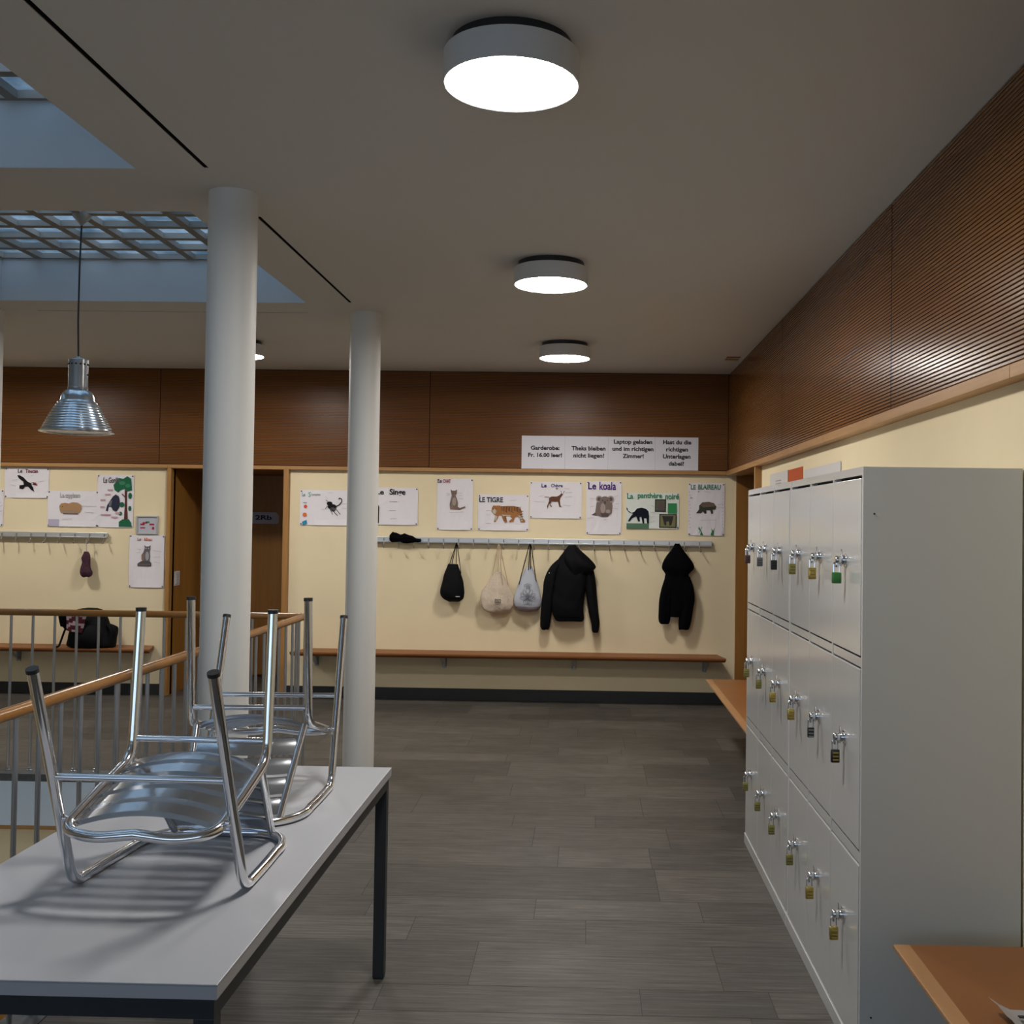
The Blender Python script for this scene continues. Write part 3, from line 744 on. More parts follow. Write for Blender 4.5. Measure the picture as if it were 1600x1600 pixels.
# ================================================================== POSTERS
U = .00587
def poster(label, x0, x1, z0, z1, art, title=None, yw=YB, pins=True, tilt=0, paper=PAPER, name='poster', cat='poster', grp='animal posters'):
    """art: list of (colour, [(u,v)...]) outlines measured from the top left corner, 1 unit = 5.87 mm"""
    y0 = yw-.003
    t = thing(name, label, cat, ((x0+x1)/2, yw-.002, z0), grp)
    bm = BM(); nx, nz = 8, 6
    g = [[bm.verts.new((x0+(x1-x0)*i/nx, y0-.0015-.003*abs(sin(i*1.3+j*.7+x0*9))-(.012 if (j == 0 and 1 < i < nx) else 0)*(.4), z0+(z1-z0)*j/nz)) for i in range(nx+1)] for j in range(nz+1)]
    for j in range(nz):
        for i in range(nx): bm.faces.new((g[j][i], g[j][i+1], g[j+1][i+1], g[j+1][i]))
    obj('sheet', bm, paper, t)
    if art:
        bm = BM(); mats = []; lay = 0
        for (c, pts) in art:
            m = C(c)
            if m not in mats: mats.append(m)
            lay += 1; yy = y0-.0088-.00012*lay
            P_ = [(x0+a*U, z1-b*U) for a, b in pts]
            vs = [bm.verts.new((a, yy, b)) for a, b in P_]
            f_ = bm.faces.new(vs); f_.material_index = mats.index(m)
            f_.normal_update()
            if f_.normal.y > 0: f_.normal_flip()
        bmesh.ops.triangulate(bm, faces=list(bm.faces))
        obj('picture', bm, mats, t)
    if title:
        for (txt, u0_, u1_, v0_, v1_, c) in title:
            put_text('title', txt, x0+u0_*U, x0+u1_*U, z1-v1_*U, z1-v0_*U, y0-.0085, C(c), t, .02)
    if pins:
        pc = C((.10, .08, .12), .3)
        for (a, b) in ((x0+.012, z0+.012), (x1-.012, z0+.012), (x0+.012, z1-.012), (x1-.012, z1-.012)):
            bm = BM(); lathe(bm, [(.0001, -.012), (.005, -.011), (.0065, -.008), (.0065, -.002)], (a, yw-.002, b), 10, axis='y'); obj('push_pin', bm, pc, t, True)
    return t
def rect(a, b, c, d): return [(a, b), (c, b), (c, d), (a, d)]
def ell(cx, cy, rx, ry, n=18, a0=0): return [(cx+rx*cos(2*pi*k/n+a0), cy+ry*sin(2*pi*k/n+a0)) for k in range(n)]
def line(a, b, c, d, w=.5):
    L_ = math.hypot(c-a, d-b); nx, ny = -(d-b)/L_*w/2, (c-a)/L_*w/2
    return [(a+nx, b+ny), (c+nx, d+ny), (c-nx, d-ny), (a-nx, b-ny)]
def pline(pts, w, c): return [(c, line(*p, *q, w)) for p, q in zip(pts, pts[1:])]
K = (.012, .011, .012); INK = (.10, .09, .10); PALE = (.47, .45, .46)
def notes(lst, c=PALE): return [(c, line(a, b, d, e, .5)) for a, b, d, e in lst]
# scorpion like black creature with curled tail
art = notes([(44, 4, 52, 4), (66, 22, 80, 20), (66, 28, 80, 29), (34, 30, 39, 31), (40, 10, 44, 14)])
art += [(K, ell(51, 26, 7, 4.2, a0=0)), (K, ell(47, 21, 4.5, 3.2)), (INK, ell(52, 30, 4, 3))]
art += pline([(56, 26), (62, 23), (66, 18), (66, 14), (63, 12), (61, 14)], 1.4, K)
art += pline([(50, 29), (56, 36), (60, 40)], 1.1, K)+pline([(47, 28), (52, 38)], .9, K)+pline([(56, 28), (64, 38)], 1.0, K)+pline([(44, 24), (40, 30)], .7, K)+pline([(46, 20), (41, 15)], .7, K)
art += [((.65, .09, .04), ell(9, 26, 3, 3, 5)), ((.68, .16, .05), ell(8, 39, 3.8, 3.8, 5, .3)), ((.03, .25, .38), [(4, 50), (11, 47), (12, 53), (5, 56)]), ((.10, .35, .35), line(5, 20, 11, 20, .8))]
poster('landscape poster with a black scorpion and small red and blue drawings', -2.652, -2.112, 1.583, 1.908, art, [('Le', 3, 8, 4, 10, (.30, .52, .48)), ('S', 13, 17, 3, 11, (.30, .58, .50)), ('corpion', 18, 32, 5, 10, (.46, .50, .50))])
# monkey
art = [(K, [(5, 30), (7, 26), (12, 25), (16, 26), (18, 31), (18, 56), (12, 57), (6, 56)]), ((.16, .14, .13), ell(11, 33, 4, 4))]
art += notes([(34, 22, 46, 22), (34, 36, 44, 36), (36, 49, 46, 49)], (.18, .17, .18))
poster('landscape poster reading Le Singe, partly hidden behind the farther column', -2.023, -1.561, 1.596, 1.939, art, [('Le', 13, 25, 3, 11, K), ('Singe', 34, 59, 2, 14, K)])
# cat
fur = (.19, .145, .12); fur2 = (.36, .29, .25)
art = [(fur, [(22, 22), (21, 17), (24, 19), (28, 19), (31, 17), (31, 23), (29, 27), (31, 31), (33, 38), (33, 44), (36, 46), (44, 43), (45, 45), (36, 49), (21, 48), (20, 40), (22, 31), (23, 27)]), (fur2, ell(27, 36, 3.2, 6.5)), (K, ell(25.2, 23, .6, .5, 8)), (K, ell(28.6, 23, .6, .5, 8)), ((.40, .14, .11), line(22, 47, 33, 48, 1))]
art += [(fur2, line(22+k*.3, 40+k*2, 25, 40+k*2, .5)) for k in range(4)]
art += notes([(14, 23, 20, 24), (15, 26, 20, 26), (33, 22, 39, 23), (34, 27, 40, 26), (34, 31, 42, 32), (20, 53, 42, 52)])
poster('portrait poster of a sitting grey tabby cat under a red title', -1.384, -1.053, 1.557, 2.029, art, [('Le', 0.6, 7, 0.5, 7, (.12, .10, .12)), ('CHAT', 9, 21, 1, 7, (.40, .06, .10))])
# tiger
og = (.36, .16, .06); wh = (.50, .46, .37)
art = [(og, [(22, 20), (24, 17), (28, 17.5), (33, 17), (38, 18), (46, 17.5), (56, 17.5), (64, 19), (68, 24), (69, 31), (71, 37), (74, 40), (74, 43), (67, 43), (66, 38), (62, 33), (58, 36), (56, 42), (50, 43.5), (49, 41), (54, 37), (50, 34), (44, 34), (45, 38), (46, 43), (43, 44), (40, 40), (37, 33), (33, 33), (31, 38), (28, 43), (25, 43), (26, 39), (28, 33), (24, 30), (21, 26)]),
       (wh, [(27, 33), (31, 34), (29, 40), (26, 42), (27, 38)]), (wh, [(22, 24), (26, 22), (29, 25), (28, 30), (24, 30)]), (wh, [(63, 32), (68, 33), (71, 38), (69, 42), (66, 38)]), (wh, [(37, 31), (52, 32), (50, 34.5), (40, 34)]), (K, ell(24, 23, 1, .8, 8)), (K, ell(28, 22.5, .8, .7, 8))]
for k in range(13): art.append((K, line(37+k*2.5, 18.5, 38+k*2.4, 25+(k*5 % 4), .75)))
for k in range(4): art.append((K, line(66, 27+k*4, 71, 25.5+k*4, .8)))
for k in range(3): art.append((K, line(41, 34+k*3, 45, 33.5+k*3, .6)))
poster('landscape poster of a striped orange tiger titled LE TIGRE', -1.005, -.539, 1.557, 1.887, art+notes([(13, 25, 20, 25), (13, 32, 20, 32), (13, 45, 20, 45), (50, 9, 60, 8)]), [('LE TIGRE', 2, 39, 4, 12, (.02, .03, .05))])
# deer / goat
br = (.13, .055, .035)
art = [(br, [(30, 25), (34, 23), (42, 23), (46, 21), (49, 18), (52, 19), (50, 22), (48, 25), (47, 29), (48, 37), (50, 39), (46, 39), (44, 31), (34, 31), (32, 35), (35, 39), (33, 39.5), (30, 34), (29, 39), (28, 43), (27, 38), (30, 30)])]
art += pline([(30, 24), (23, 24)], .9, (.25, .16, .12))+pline([(50, 18), (48, 14)], .6, K)+pline([(52, 18), (54, 14)], .6, K)
art += notes([(14, 23, 22, 22), (53, 10, 62, 11), (55, 17, 66, 16), (55, 24, 66, 23), (52, 36, 64, 37), (6, 31, 24, 32)])
poster('landscape poster of a small brown horned animal under a blue title', -.529, -.053, 1.675, 2.011, art, [('Le', 18, 26, 3, 9, (.05, .05, .22)), ('Chèvre', 33, 51, 3, 8.5, (.05, .06, .24)), ('w', 40, 44, 9, 12, (.35, .10, .14))])
# koala
g1 = (.20, .155, .14); g2 = (.35, .29, .27); g3 = (.11, .085, .08)
art = [(g1, [(16, 33), (22, 30), (40, 31), (41, 40), (40, 50), (33, 56), (24, 56), (16, 53), (8, 53), (14, 49)]), (g2, ell(20, 28, 5.2, 5.4)), (g2, ell(38, 28, 5.2, 5.4)), (g3, ell(20, 28, 3, 3.2)), (g3, ell(38, 28, 3, 3.2)), (g1, ell(29, 31, 8.5, 7.5)), (g2, ell(26, 42, 4, 8)), (g3, ell(29, 33.5, 1.8, 3)), (K, ell(25.5, 30, .8, .8, 8)), (K, ell(32.5, 30, .8, .8, 8)), (g3, [(22, 50), (36, 49), (34, 55), (25, 56)]), (g2, ell(34, 47, 3.5, 3)), (g3, [(8, 53), (15, 50), (17, 54)])]
art += notes([(6, 27, 12, 27), (6, 40, 12, 39), (43, 24, 50, 22), (44, 35, 51, 35), (43, 42, 50, 43), (2, 58, 12, 57), (28, 60, 32, 60)])
poster('portrait poster of a grey koala under a purple title Le koala', -.010, .312, 1.535, 2.022, art, [('Le', 2.5, 15, 2, 13, (.08, .02, .20)), ('koala', 20, 46, 1, 13.5, (.08, .02, .20))])
# black panther
gn = (.04, .25, .09); bk = (.008, .01, .02); ol = (.10, .11, .06)
art = [((.10, .19, .12), rect(1, 48, 36, 56.5)), (bk, [(3, 26), (1, 23), (3, 28), (8, 32), (13, 30), (17, 25), (24, 23.5), (31, 25), (35, 29), (36, 36), (36, 48), (33, 48), (32, 40), (28, 40), (29, 48), (26, 48), (24, 38), (21, 38), (22, 45), (19, 45), (16, 37), (10, 40), (6, 45), (3, 45), (7, 38), (11, 33), (5, 31), (1, 27)]), (bk, rect(45, 10, 62, 29.5)), (ol, rect(46.5, 11.5, 60.5, 28)), (g3, [(49, 28), (49, 18), (53, 13), (58, 16), (58, 28)]), (gn, rect(65, 16, 79, 32)), (bk, rect(52, 33, 79, 54.5)), ((.21, .20, .09), rect(53.5, 34.5, 77.5, 53)), ((.04, .04, .04), [(56, 36), (74, 36), (73, 42), (71, 50), (68, 51), (67, 44), (63, 45), (63, 51), (60, 50), (58, 42)])]
art += notes([(39, 20, 44, 21), (38, 38, 45, 37), (37, 47, 45, 44), (38, 30, 46, 31)])
poster('landscape poster titled La panthère noire with a walking black panther and green rectangles', .354, .840, 1.593, 1.922, art, [('La', 1.5, 11, 1, 10, (.05, .28, .14)), ('panthère', 18, 56, 0, 11, (.05, .28, .14)), ('noire', 61, 82, 1, 10, (.05, .28, .14))], paper=C((.72, .76, .72)))
# beaver like animal
art = [((.05, .055, .04), [(14, 45), (17, 41), (17, 35), (22, 30), (32, 29), (40, 31), (44, 37), (42, 41), (38, 41), (39, 47), (36, 48), (34, 42), (28, 42), (29, 47), (26, 48), (23, 44), (20, 47), (12, 47)]), ((.15, .11, .09), [(18, 34), (23, 30), (33, 29), (40, 32), (42, 36), (24, 38)])]
art += [((.52, .40, .42), ell(1.5+(k % 3), 14+k*5, .9, .7, 6)) for k in range(12)]+[((.55, .44, .45), ell(54, 14+k*5, .8, .7, 6)) for k in range(12)]
art += [((.03, .22, .08), [(16, 71), (20, 76), (19, 81), (24, 81), (20, 73), (17, 68)]), ((.03, .22, .08), [(35, 81), (37, 75), (36, 70), (39, 74), (41, 69), (40, 77), (40, 81)]), ((.04, .28, .12), line(22, 68, 17, 78, .8))]
art += [((.30, .05, .08), line(15, 14, 17, 13, 1)), ((.28, .10, .20), line(3, 22, 7, 24, .8))]+notes([(46, 33, 56, 32), (46, 38, 56, 37), (20, 58, 44, 57), (24, 13, 34, 14)])
poster('portrait poster nearest the corner with a dark green furry animal and grass blades', .922, 1.255, 1.536, 2.016, art, [('LE', 4, 11, 3, 10, (.14, .28, .22)), ('BLAIREAU', 15, 50, 2, 10, (.12, .30, .20))])
# toucan
art = [(K, [(20, 12), (24, 12), (30, 15), (37, 22), (42, 24), (46, 22.5), (51, 25), (53, 28), (48, 27), (43, 27), (46, 31), (48, 38), (43, 35), (38, 30), (33, 30), (30, 34), (24, 33), (24, 28), (31, 27), (30, 22), (23, 17)]), ((.52, .52, .50), ell(44.5, 25.2, 1.8, 1.5)), ((.34, .03, .04), [(46, 23.5), (50, 23), (53, 28), (49, 26)])]
poster('landscape poster of a flying black toucan with a red beak', -5.414, -4.999, 1.800, 2.080, art+notes([(12, 20, 20, 19), (10, 27, 18, 29), (54, 22, 64, 20), (42, 13, 46, 12)]), [('Le', 21, 28, 2, 8, (.08, .03, .06)), ('Toucan', 33, 53, 2, 8, (.20, .03, .07))])
# guinea pig shape
tn = (.40, .24, .12)
art = [(tn, [(19, 24), (22, 20), (28, 19), (34, 20), (40, 18), (48, 18.5), (54, 22), (55, 28), (52, 34), (46, 36), (32, 36), (22, 35), (20, 31)]), ((.33, .23, .17), [(20, 28), (26, 31), (42, 30), (50, 33), (46, 36), (26, 36)]), ((.42, .20, .13), ell(31, 22, 3, 2)), ((.12, .06, .05), line(25, 36.2, 50, 36.4, .9)), (K, ell(24, 25, .7, .6, 8))]
poster('landscape poster of a tan capybara lying down, beside the gorilla poster', -5.006, -4.532, 1.539, 1.871, art+[((.46, .43, .55), rect(2, 45, 19, 56))]+notes([(55, 24, 78, 24), (24, 45, 40, 44), (60, 33, 74, 34)]), [('Le capybara', 20, 52, 3, 13, (.52, .51, .52))])
# gorilla with tree
tg = (.02, .13, .065); pk = (.55, .33, .38)
art = [((.10, .035, .03), [(44, 24), (48, 24), (48, 45), (50, 71), (44, 71), (45, 45)]), ((.12, .045, .035), line(46, 36, 40, 30, 1.5)), (tg, [(26, 16), (32, 10), (34, 5), (42, 6), (48, 2), (54, 6), (55, 14), (56, 24), (48, 26), (43, 22), (38, 24), (34, 28), (28, 24)]), (tg, ell(40, 47, 4, 4)), (tg, ell(53, 33, 3, 5)), (tg, ell(53, 53, 2.5, 4)), (tg, ell(38, 61, 3, 3)), (tg, [(36, 82), (36, 74), (42, 70), (52, 70), (56, 76), (56, 82)]), ((.05, .22, .12), ell(40, 13, 5, 3)), ((.05, .22, .12), ell(49, 17, 4, 3))]
art += [((.03, .035, .06), [(26, 34), (30, 31), (35, 34), (37, 42), (36, 52), (32, 58), (26, 56), (24, 51), (19, 50), (18, 58), (15, 57), (17, 48), (22, 40)]), ((.14, .15, .18), [(20, 42), (25, 40), (23, 50), (19, 49)])]
art += [(pk, rect(a, b, a+w_, b+2.4)) for a, b, w_ in ((17, 23, 8), (13, 30, 9), (6, 39, 8), (6, 50, 7), (7, 62, 16), (24, 66, 10), (30, 59, 8))]
poster('portrait poster of a dark gorilla beside a painted green tree', -4.545, -4.204, 1.538, 2.025, art, [('Le Gorille', 10, 36, 4, 13, (.13, .13, .14))])
# owl on a log
ow = (.14, .13, .15)
art = [(ow, [(25, 20), (24, 16), (27, 18), (31, 18), (34, 16), (34, 22), (33, 27), (34, 34), (33, 42), (30, 44), (23, 44), (20, 38), (20, 31), (23, 27)]), ((.28, .15, .12), [(20, 32), (24, 28), (24, 40), (21, 40)]), ((.36, .35, .38), ell(29, 33, 3, 7)), ((.55, .50, .42), ell(27, 21, 1, 1, 8)), ((.55, .50, .42), ell(31, 21, 1, 1, 8)), ((.10, .085, .085), [(14, 45), (20, 41), (33, 41), (36, 44), (36, 49), (14, 49)]), ((.20, .18, .18), line(16, 46, 34, 46, .8))]
poster('portrait poster of an owl on a log hanging lowest beside the door frame', -4.233, -3.905, .986, 1.471, art+notes([(12, 22, 19, 23), (12, 28, 18, 28), (38, 24, 52, 26), (38, 35, 50, 34), (40, 42, 50, 44)]), [('Le', 13, 19, 4, 9, (.50, .28, .22)), ('hibou', 24, 36, 4, 9, (.60, .14, .06))])
poster('white poster cut off by the left edge of the photo', -5.637, -5.420, 1.535, 1.873, notes([(26, 22, 34, 20), (25, 30, 36, 24), (28, 36, 36, 33)]))

# ---- framed escape plan
t = thing('framed_notice', 'small grey framed escape plan with red and green marks beside the door', 'notice', (-4.067, 9.63, 1.477))
bm = BM(); z0, z1, x0, x1 = 1.477, 1.649, -4.169, -3.966
for (a, b, c, d) in ((x0, x1, z0, z0+.012), (x0, x1, z1-.012, z1), (x0, x0+.012, z0+.012, z1-.012), (x1-.012, x1, z0+.012, z1-.012)): box(bm, a, b, 9.622, 9.6395, c, d)
obj('frame', bm, ALU, t)
bm = BM(); box(bm, x0+.012, x1-.012, 9.632, 9.6395, z0+.012, z1-.012); obj('sheet', bm, C((.48, .48, .54)), t)
bm = BM()
for (a, b, c, d, m) in ((.035, .075, .085, .10, 0), (.055, .10, .10, .112, 0), (.085, .12, .105, .12, 1), (.12, .165, .085, .10, 0), (.035, .08, .055, .066, 0), (.145, .165, .045, .07, 0)): box(bm, x0+a, x0+b, 9.6305, 9.632, z0+c, z0+d, m)
obj('plan_marks', bm, [C((.33, .02, .05)), C((.03, .22, .10))], t)

# ---- German notices on the wood panel
sheets = [(-.609, -.212, ['Garderobe:', 'Fr. 16.00 leer!'], [(827, 872), (823, 876)], (2.30, 2.235)),
          (-.211, .182, ['Theks bleiben', 'nicht liegen!'], [(891, 944), (894, 942)], (2.30, 2.235)),
          (.183, .611, ['Laptop geladen', 'und im richtigen', 'Zimmer!'], [(957, 1017), (955, 1019), (971, 1004)], (2.365, 2.300, 2.235)),
          (.612, 1.006, ['Hast du die', 'richtigen', 'Unterlagen', 'dabei?'], [(1034, 1078), (1039, 1073), (1034, 1077), (1043, 1067)], (2.365, 2.300, 2.235, 2.17))]
names = ['first white notice sheet on the wood panelling, reading Garderobe: Fr. 16.00 leer!', 'white notice sheet reading Theks bleiben nicht liegen!', 'white notice sheet reading Laptop geladen und im richtigen Zimmer!', 'rightmost white notice sheet reading Hast du die richtigen Unterlagen dabei?']
for (a, b, ls, wd, zs), nm in zip(sheets, names):
    t = thing('notice_sheet', nm, 'notice', ((a+b)/2, 9.597, 2.125), 'white notice sheets on the wood panelling')
    bm = BM(); box(bm, a, b, 9.5955, 9.5965, 2.128, 2.430); obj('sheet', bm, C((.68, .67, .73)), t)
    cx = (a+b)/2
    for i, (s, z) in enumerate(zip(ls, zs)):
        w2 = (wd[i][1]-wd[i][0])*.00585/2; c2 = ((wd[i][0]+wd[i][1])/2-917.5)*.00584+.0035
        if s == 'und im richtigen': c2 += .0
        put_text('lettering', s, c2-w2, c2+w2, z-.012*('g' in s or 'p' in s), z+.040, 9.5955, C((.03, .03, .04)), t, .035)

# ---- room sign, switch, right wall papers
t = thing('room_sign', 'white paper sign on the dark classroom door behind the nearer column', 'sign', (-3.40, 10.815, 1.60))
P_ = [(-3.93+.16, 1.585), (-3.215, 1.585), (-3.195, 1.60), (-3.195, 1.67), (-3.225, 1.705), (-3.77, 1.705)]
bm = BM(); prism(bm, P_, 10.815, 10.8185); obj('sheet', bm, C((.42, .43, .50)), t)
put_text('lettering', 'Klasse 2Rb', -3.74, -3.27, 1.625, 1.675, 10.8145, C((.03, .03, .09)), t, .03)
t = thing('light_switch', 'narrow white double light switch on the brown door reveal', 'switch', (-3.838, 9.77, 1.0))
bm = BM(); box(bm, -3.8395, -3.832, 9.71, 9.83, 1.0, 1.135, 0, .002); obj('plate', bm, C((.55, .53, .53), .4), t)
for z in (1.015, 1.075):
    bm = BM(); box(bm, -3.832, -3.827, 9.735, 9.805, z, z+.048, 0, .0015); obj('rocker', bm, C((.42, .41, .41), .4), t)
for (ya, yb_, za, zb, c, lab) in ((6.95, 7.62, 1.80, 2.003, (.62, .60, .58), 'white sheet on the right wall behind the lockers, left of the orange one'), (6.47, 6.93, 1.76, 2.000, (.50, .10, .035), 'orange red sheet on the right wall just above the lockers'), (5.50, 6.42, 1.70, 1.975, (.62, .60, .60), 'faint white sheet on the right wall, right of the orange one')):
    t = thing('wall_notice', lab, 'notice', (XR-.003, (ya+yb_)/2, za), 'sheets on the right wall above the lockers')
    bm = BM(); box(bm, XR-.004, XR-.0025, ya, yb_, za, zb); obj('sheet', bm, C(c), t)
    bm = BM()
    if c[0] < .6: box(bm, XR-.005, XR-.004, ya+.07, ya+.15, zb-.11, zb-.08); m = C((.65, .5, .45))
    else:
        m = C((.30, .27, .30))
        for k in range(3): box(bm, XR-.005, XR-.004, (ya+yb_)/2-.1, (ya+yb_)/2+.1, zb-.06-k*.02, zb-.054-k*.02)
    obj('print', bm, m, t)

# ---- paper on the near bench
t = thing('crumpled_paper', 'white paper with a black printed line on the near bench, cut by the photo corner', 'paper', (1.08, 2.56, .45))
bm = BM(); rnd = random.Random(5); n = 10; g = []
for i in range(n+1):
    row = []
    for j in range(n+1):
        a, b = i/n, j/n
        x = .995+.25*a+.03*(1-b); y_ = 2.40+.215*b-.05*a*b
        z = .452+.010*abs(sin(a*5+b*3))+.004*rnd.random()+(.030*max(0, 1-a*5)*b)
        row.append(bm.verts.new((x, y_, z)))
    g.append(row)
for i in range(n):
    for j in range(n): bm.faces.new((g[i][j], g[i+1][j], g[i+1][j+1], g[i][j+1]))
bmesh.ops.solidify(bm, geom=list(bm.faces), thickness=.0006)
obj('sheet', bm, C((.60, .59, .60)), t, True)
bm = BM(); box(bm, 1.045, 1.13, 2.548, 2.560, .466, .468); obj('print', bm, C((.03, .03, .03)), t)

# ================================================================== THINGS ON THE HOOKS
def cord(parent, pts, mat, rad=.0035, name='cord'):
    bm = BM(); tube(bm, fil(pts, .01, 3), rad, 6); return obj(name, bm, mat, parent, True)
HZ = 1.425
# black drawstring gym bag
hx = -1.20
t = thing('gym_bag', 'black drawstring gym bag hanging on the coat rack, leftmost of the three bags', 'bag', (hx-.02, 9.54, .91), 'drawstring gym bags on the coat rack')
bm = BM(); loft(bm, [(hx-.02, 9.575, 1.245, .045, .02), (hx-.02, 9.57, 1.215, .055, .030), (hx-.02, 9.565, 1.15, .078, .045), (hx-.015, 9.56, 1.08, .096, .055), (hx-.02, 9.555, 1.02, .108, .06), (hx-.02, 9.555, .97, .108, .06), (hx-.01, 9.56, .93, .09, .055), (hx-.005, 9.57, .905, .05, .03)], wr=.10, seed=1, power=.9)
obj('bag_body', bm, BLACKN, t, True)
for a, b in ((-.055, 1.23), (-.035, 1.22), (.01, 1.24), (.055, 1.16)): cord(t, [(hx+a, 9.565, b), (hx+.012+a*.15, 9.55, HZ-.01), (hx+.012, 9.545, HZ+.015)], BLACKC)
bm = BM(); box(bm, hx+.0, hx+.055, 9.4985, 9.502, .952, .958); obj('logo', bm, C((.55, .55, .55)), t, label='small white logo strip')
# beige tote bag
BEI = plain('natural_cotton', (.56, .47, .37), .9, spec=.1, noise=.08, nscale=40, bump=.5)
hx = -.808
t = thing('cotton_bag', 'wide beige cotton drawstring bag hanging in the middle of the three bags', 'bag', (hx, 9.54, .80), 'drawstring gym bags on the coat rack')
bm = BM(); loft(bm, [(hx+.0, 9.58, 1.175, .03, .018), (hx, 9.575, 1.13, .06, .028), (hx-.005, 9.565, 1.06, .098, .045), (hx-.01, 9.56, .99, .135, .058), (hx-.01, 9.555, .92, .152, .066), (hx-.005, 9.555, .87, .148, .066), (hx, 9.56, .825, .11, .055), (hx, 9.57, .805, .06, .03)], wr=.22, seed=2)
obj('bag_body', bm, BEI, t, True)
BC = plain('beige_cord', (.50, .36, .24), .9)
for a, b in ((-.055, 1.12), (.0, 1.16), (.05, 1.02), (.10, 1.04)): cord(t, [(hx+a, 9.53 if a > 0 and a < .09 else 9.57, b), (hx+.005+a*.12, 9.55, HZ-.01), (hx+.005, 9.545, HZ+.012)], BC, .003)
bm = BM()
for (a, b, c, d) in ((0, .052, 0, .005), (0, .052, .030, .035), (0, .005, 0, .035), (.047, .052, 0, .035), (.012, .040, .014, .020)): box(bm, hx-.015+a, hx-.015+b, 9.472, 9.4755, .905+c, .905+d)
obj('printed_label', bm, C((.10, .09, .08)), t, label='small printed black rectangle')
# light grey bag with mandala print
GB = plain('light_grey_nylon', (.44, .46, .52), .7, spec=.2, bump=.4, nscale=30)
hx = -.528
t = thing('gym_bag', 'light grey drawstring bag with a dark printed lotus pattern, beside the black jacket', 'bag', (hx, 9.54, .82), 'drawstring gym bags on the coat rack')
bm = BM(); loft(bm, [(hx+.005, 9.575, 1.235, .025, .018), (hx+.003, 9.57, 1.19, .045, .030), (hx, 9.565, 1.12, .075, .045), (hx, 9.56, 1.04, .102, .056), (hx-.003, 9.555, .96, .122, .064), (hx-.003, 9.555, .90, .124, .064), (hx, 9.56, .85, .10, .056), (hx, 9.57, .825, .06, .03)], wr=.10, seed=3)
gb = obj('bag_body', bm, [GB, plain('grey_bag_base', (.27, .24, .26), .8)], t, True)
for p in gb.data.polygons:
    if p.center.z < .055: p.material_index = 1
for a, b in ((-.085, 1.07), (0.0, 1.20), (.02, 1.21), (.075, 1.08)): cord(t, [(hx+a, 9.54, b), (hx+.012+a*.15, 9.545, HZ-.01), (hx+.012, 9.545, HZ+.015)], BLACKC, .0038)
bm = BM()
def petal(cx, cz, L_, w_, ang):
    pts = []
    for k in range(12):
        a = 2*pi*k/12; x = w_*sin(a); z = L_*(.5-.5*cos(a))
        pts.append((cx+x*cos(ang)+z*sin(ang), 0, cz-x*sin(ang)+z*cos(ang)))
    return pts
def on_bag(p):  # follow the front of the bag
    dx = (p[0]-hx)/.125; return Vector((p[0], 9.555-.068*math.sqrt(max(0, 1-dx*dx))-.004, p[2]))
for (L_, w_, ang) in ((.12, .016, 0), (.09, .016, .45), (.09, .016, -.45), (.08, .018, .95), (.08, .018, -.95), (.07, .016, 1.45), (.07, .016, -1.45), (.05, .010, 0), (.06, .02, 2.6), (.06, .02, -2.6), (.05, .02, 3.14)):
    P2 = [on_bag(p) for p in petal(hx, .945, L_, w_, ang)]
    tube(bm, P2, .0016, 5, closed=True)
for k in range(5): tube(bm, [on_bag((hx+.012*(k-2)+.012*cos(a*pi/4), 0, 1.075+.006*abs(k-2)*-1+.010*sin(a*pi/4))) for a in range(8)], .0014, 5, closed=True)
obj('printed_pattern', bm, C((.13, .14, .17)), t, label='dark lotus line print')
# black padded jacket
jx = -.135
t = thing('hooded_jacket', 'black padded winter jacket with long sleeves hanging on the coat rack beside the grey bag', 'jacket', (jx, 9.53, .73))
bm = BM(); loft(bm, [(jx-.01, 9.56, 1.42, .03, .03), (jx-.01, 9.555, 1.38, .060, .05), (jx-.005, 9.55, 1.30, .122, .065), (jx, 9.545, 1.20, .155, .075), (jx-.015, 9.545, 1.08, .155, .078), (jx-.035, 9.545, .95, .150, .075), (jx-.035, 9.545, .85, .145, .072), (jx-.02, 9.55, .775, .135, .062), (jx-.015, 9.55, .745, .12, .055)], wr=.10, seed=4, power=.8)
obj('torso', bm, BLACKN, t, True)
bm = BM(); loft(bm, [(jx-.10, 9.55, 1.30, .03, .04), (jx-.14, 9.545, 1.24, .052, .05), (jx-.185, 9.54, 1.13, .062, .05), (jx-.205, 9.54, 1.0, .056, .05), (jx-.22, 9.54, .87, .052, .048), (jx-.23, 9.54, .76, .048, .045), (jx-.235, 9.54, .70, .044, .04), (jx-.235, 9.54, .665, .03, .025)], wr=.12, seed=5)
obj('sleeve', bm, BLACKN, t, True)
bm = BM(); loft(bm, [(jx+.11, 9.55, 1.30, .045, .04), (jx+.145, 9.545, 1.2, .055, .045), (jx+.17, 9.54, 1.08, .052, .045), (jx+.185, 9.54, .95, .048, .042), (jx+.205, 9.54, .82, .044, .04), (jx+.222, 9.54, .73, .038, .035), (jx+.222, 9.54, .66, .030, .028), (jx+.225, 9.54, .645, .018, .018)], wr=.12, seed=6)
obj('sleeve', bm, BLACKN, t, True)
bm = BM(); loft(bm, [(jx+.0, 9.53, 1.435, .03, .03), (jx+.01, 9.525, 1.39, .065, .050), (jx+.035, 9.515, 1.32, .115, .065), (jx+.07, 9.51, 1.26, .140, .07), (jx+.085, 9.51, 1.225, .130, .065), (jx+.06, 9.52, 1.17, .08, .05)], wr=.14, seed=7)
obj('hood', bm, BLACKN, t, True)
bm = BM(); box(bm, jx-.205, jx-.199, 9.492, 9.495, 1.175, 1.187); obj('zip_pull', bm, C((.6, .6, .6)), t)
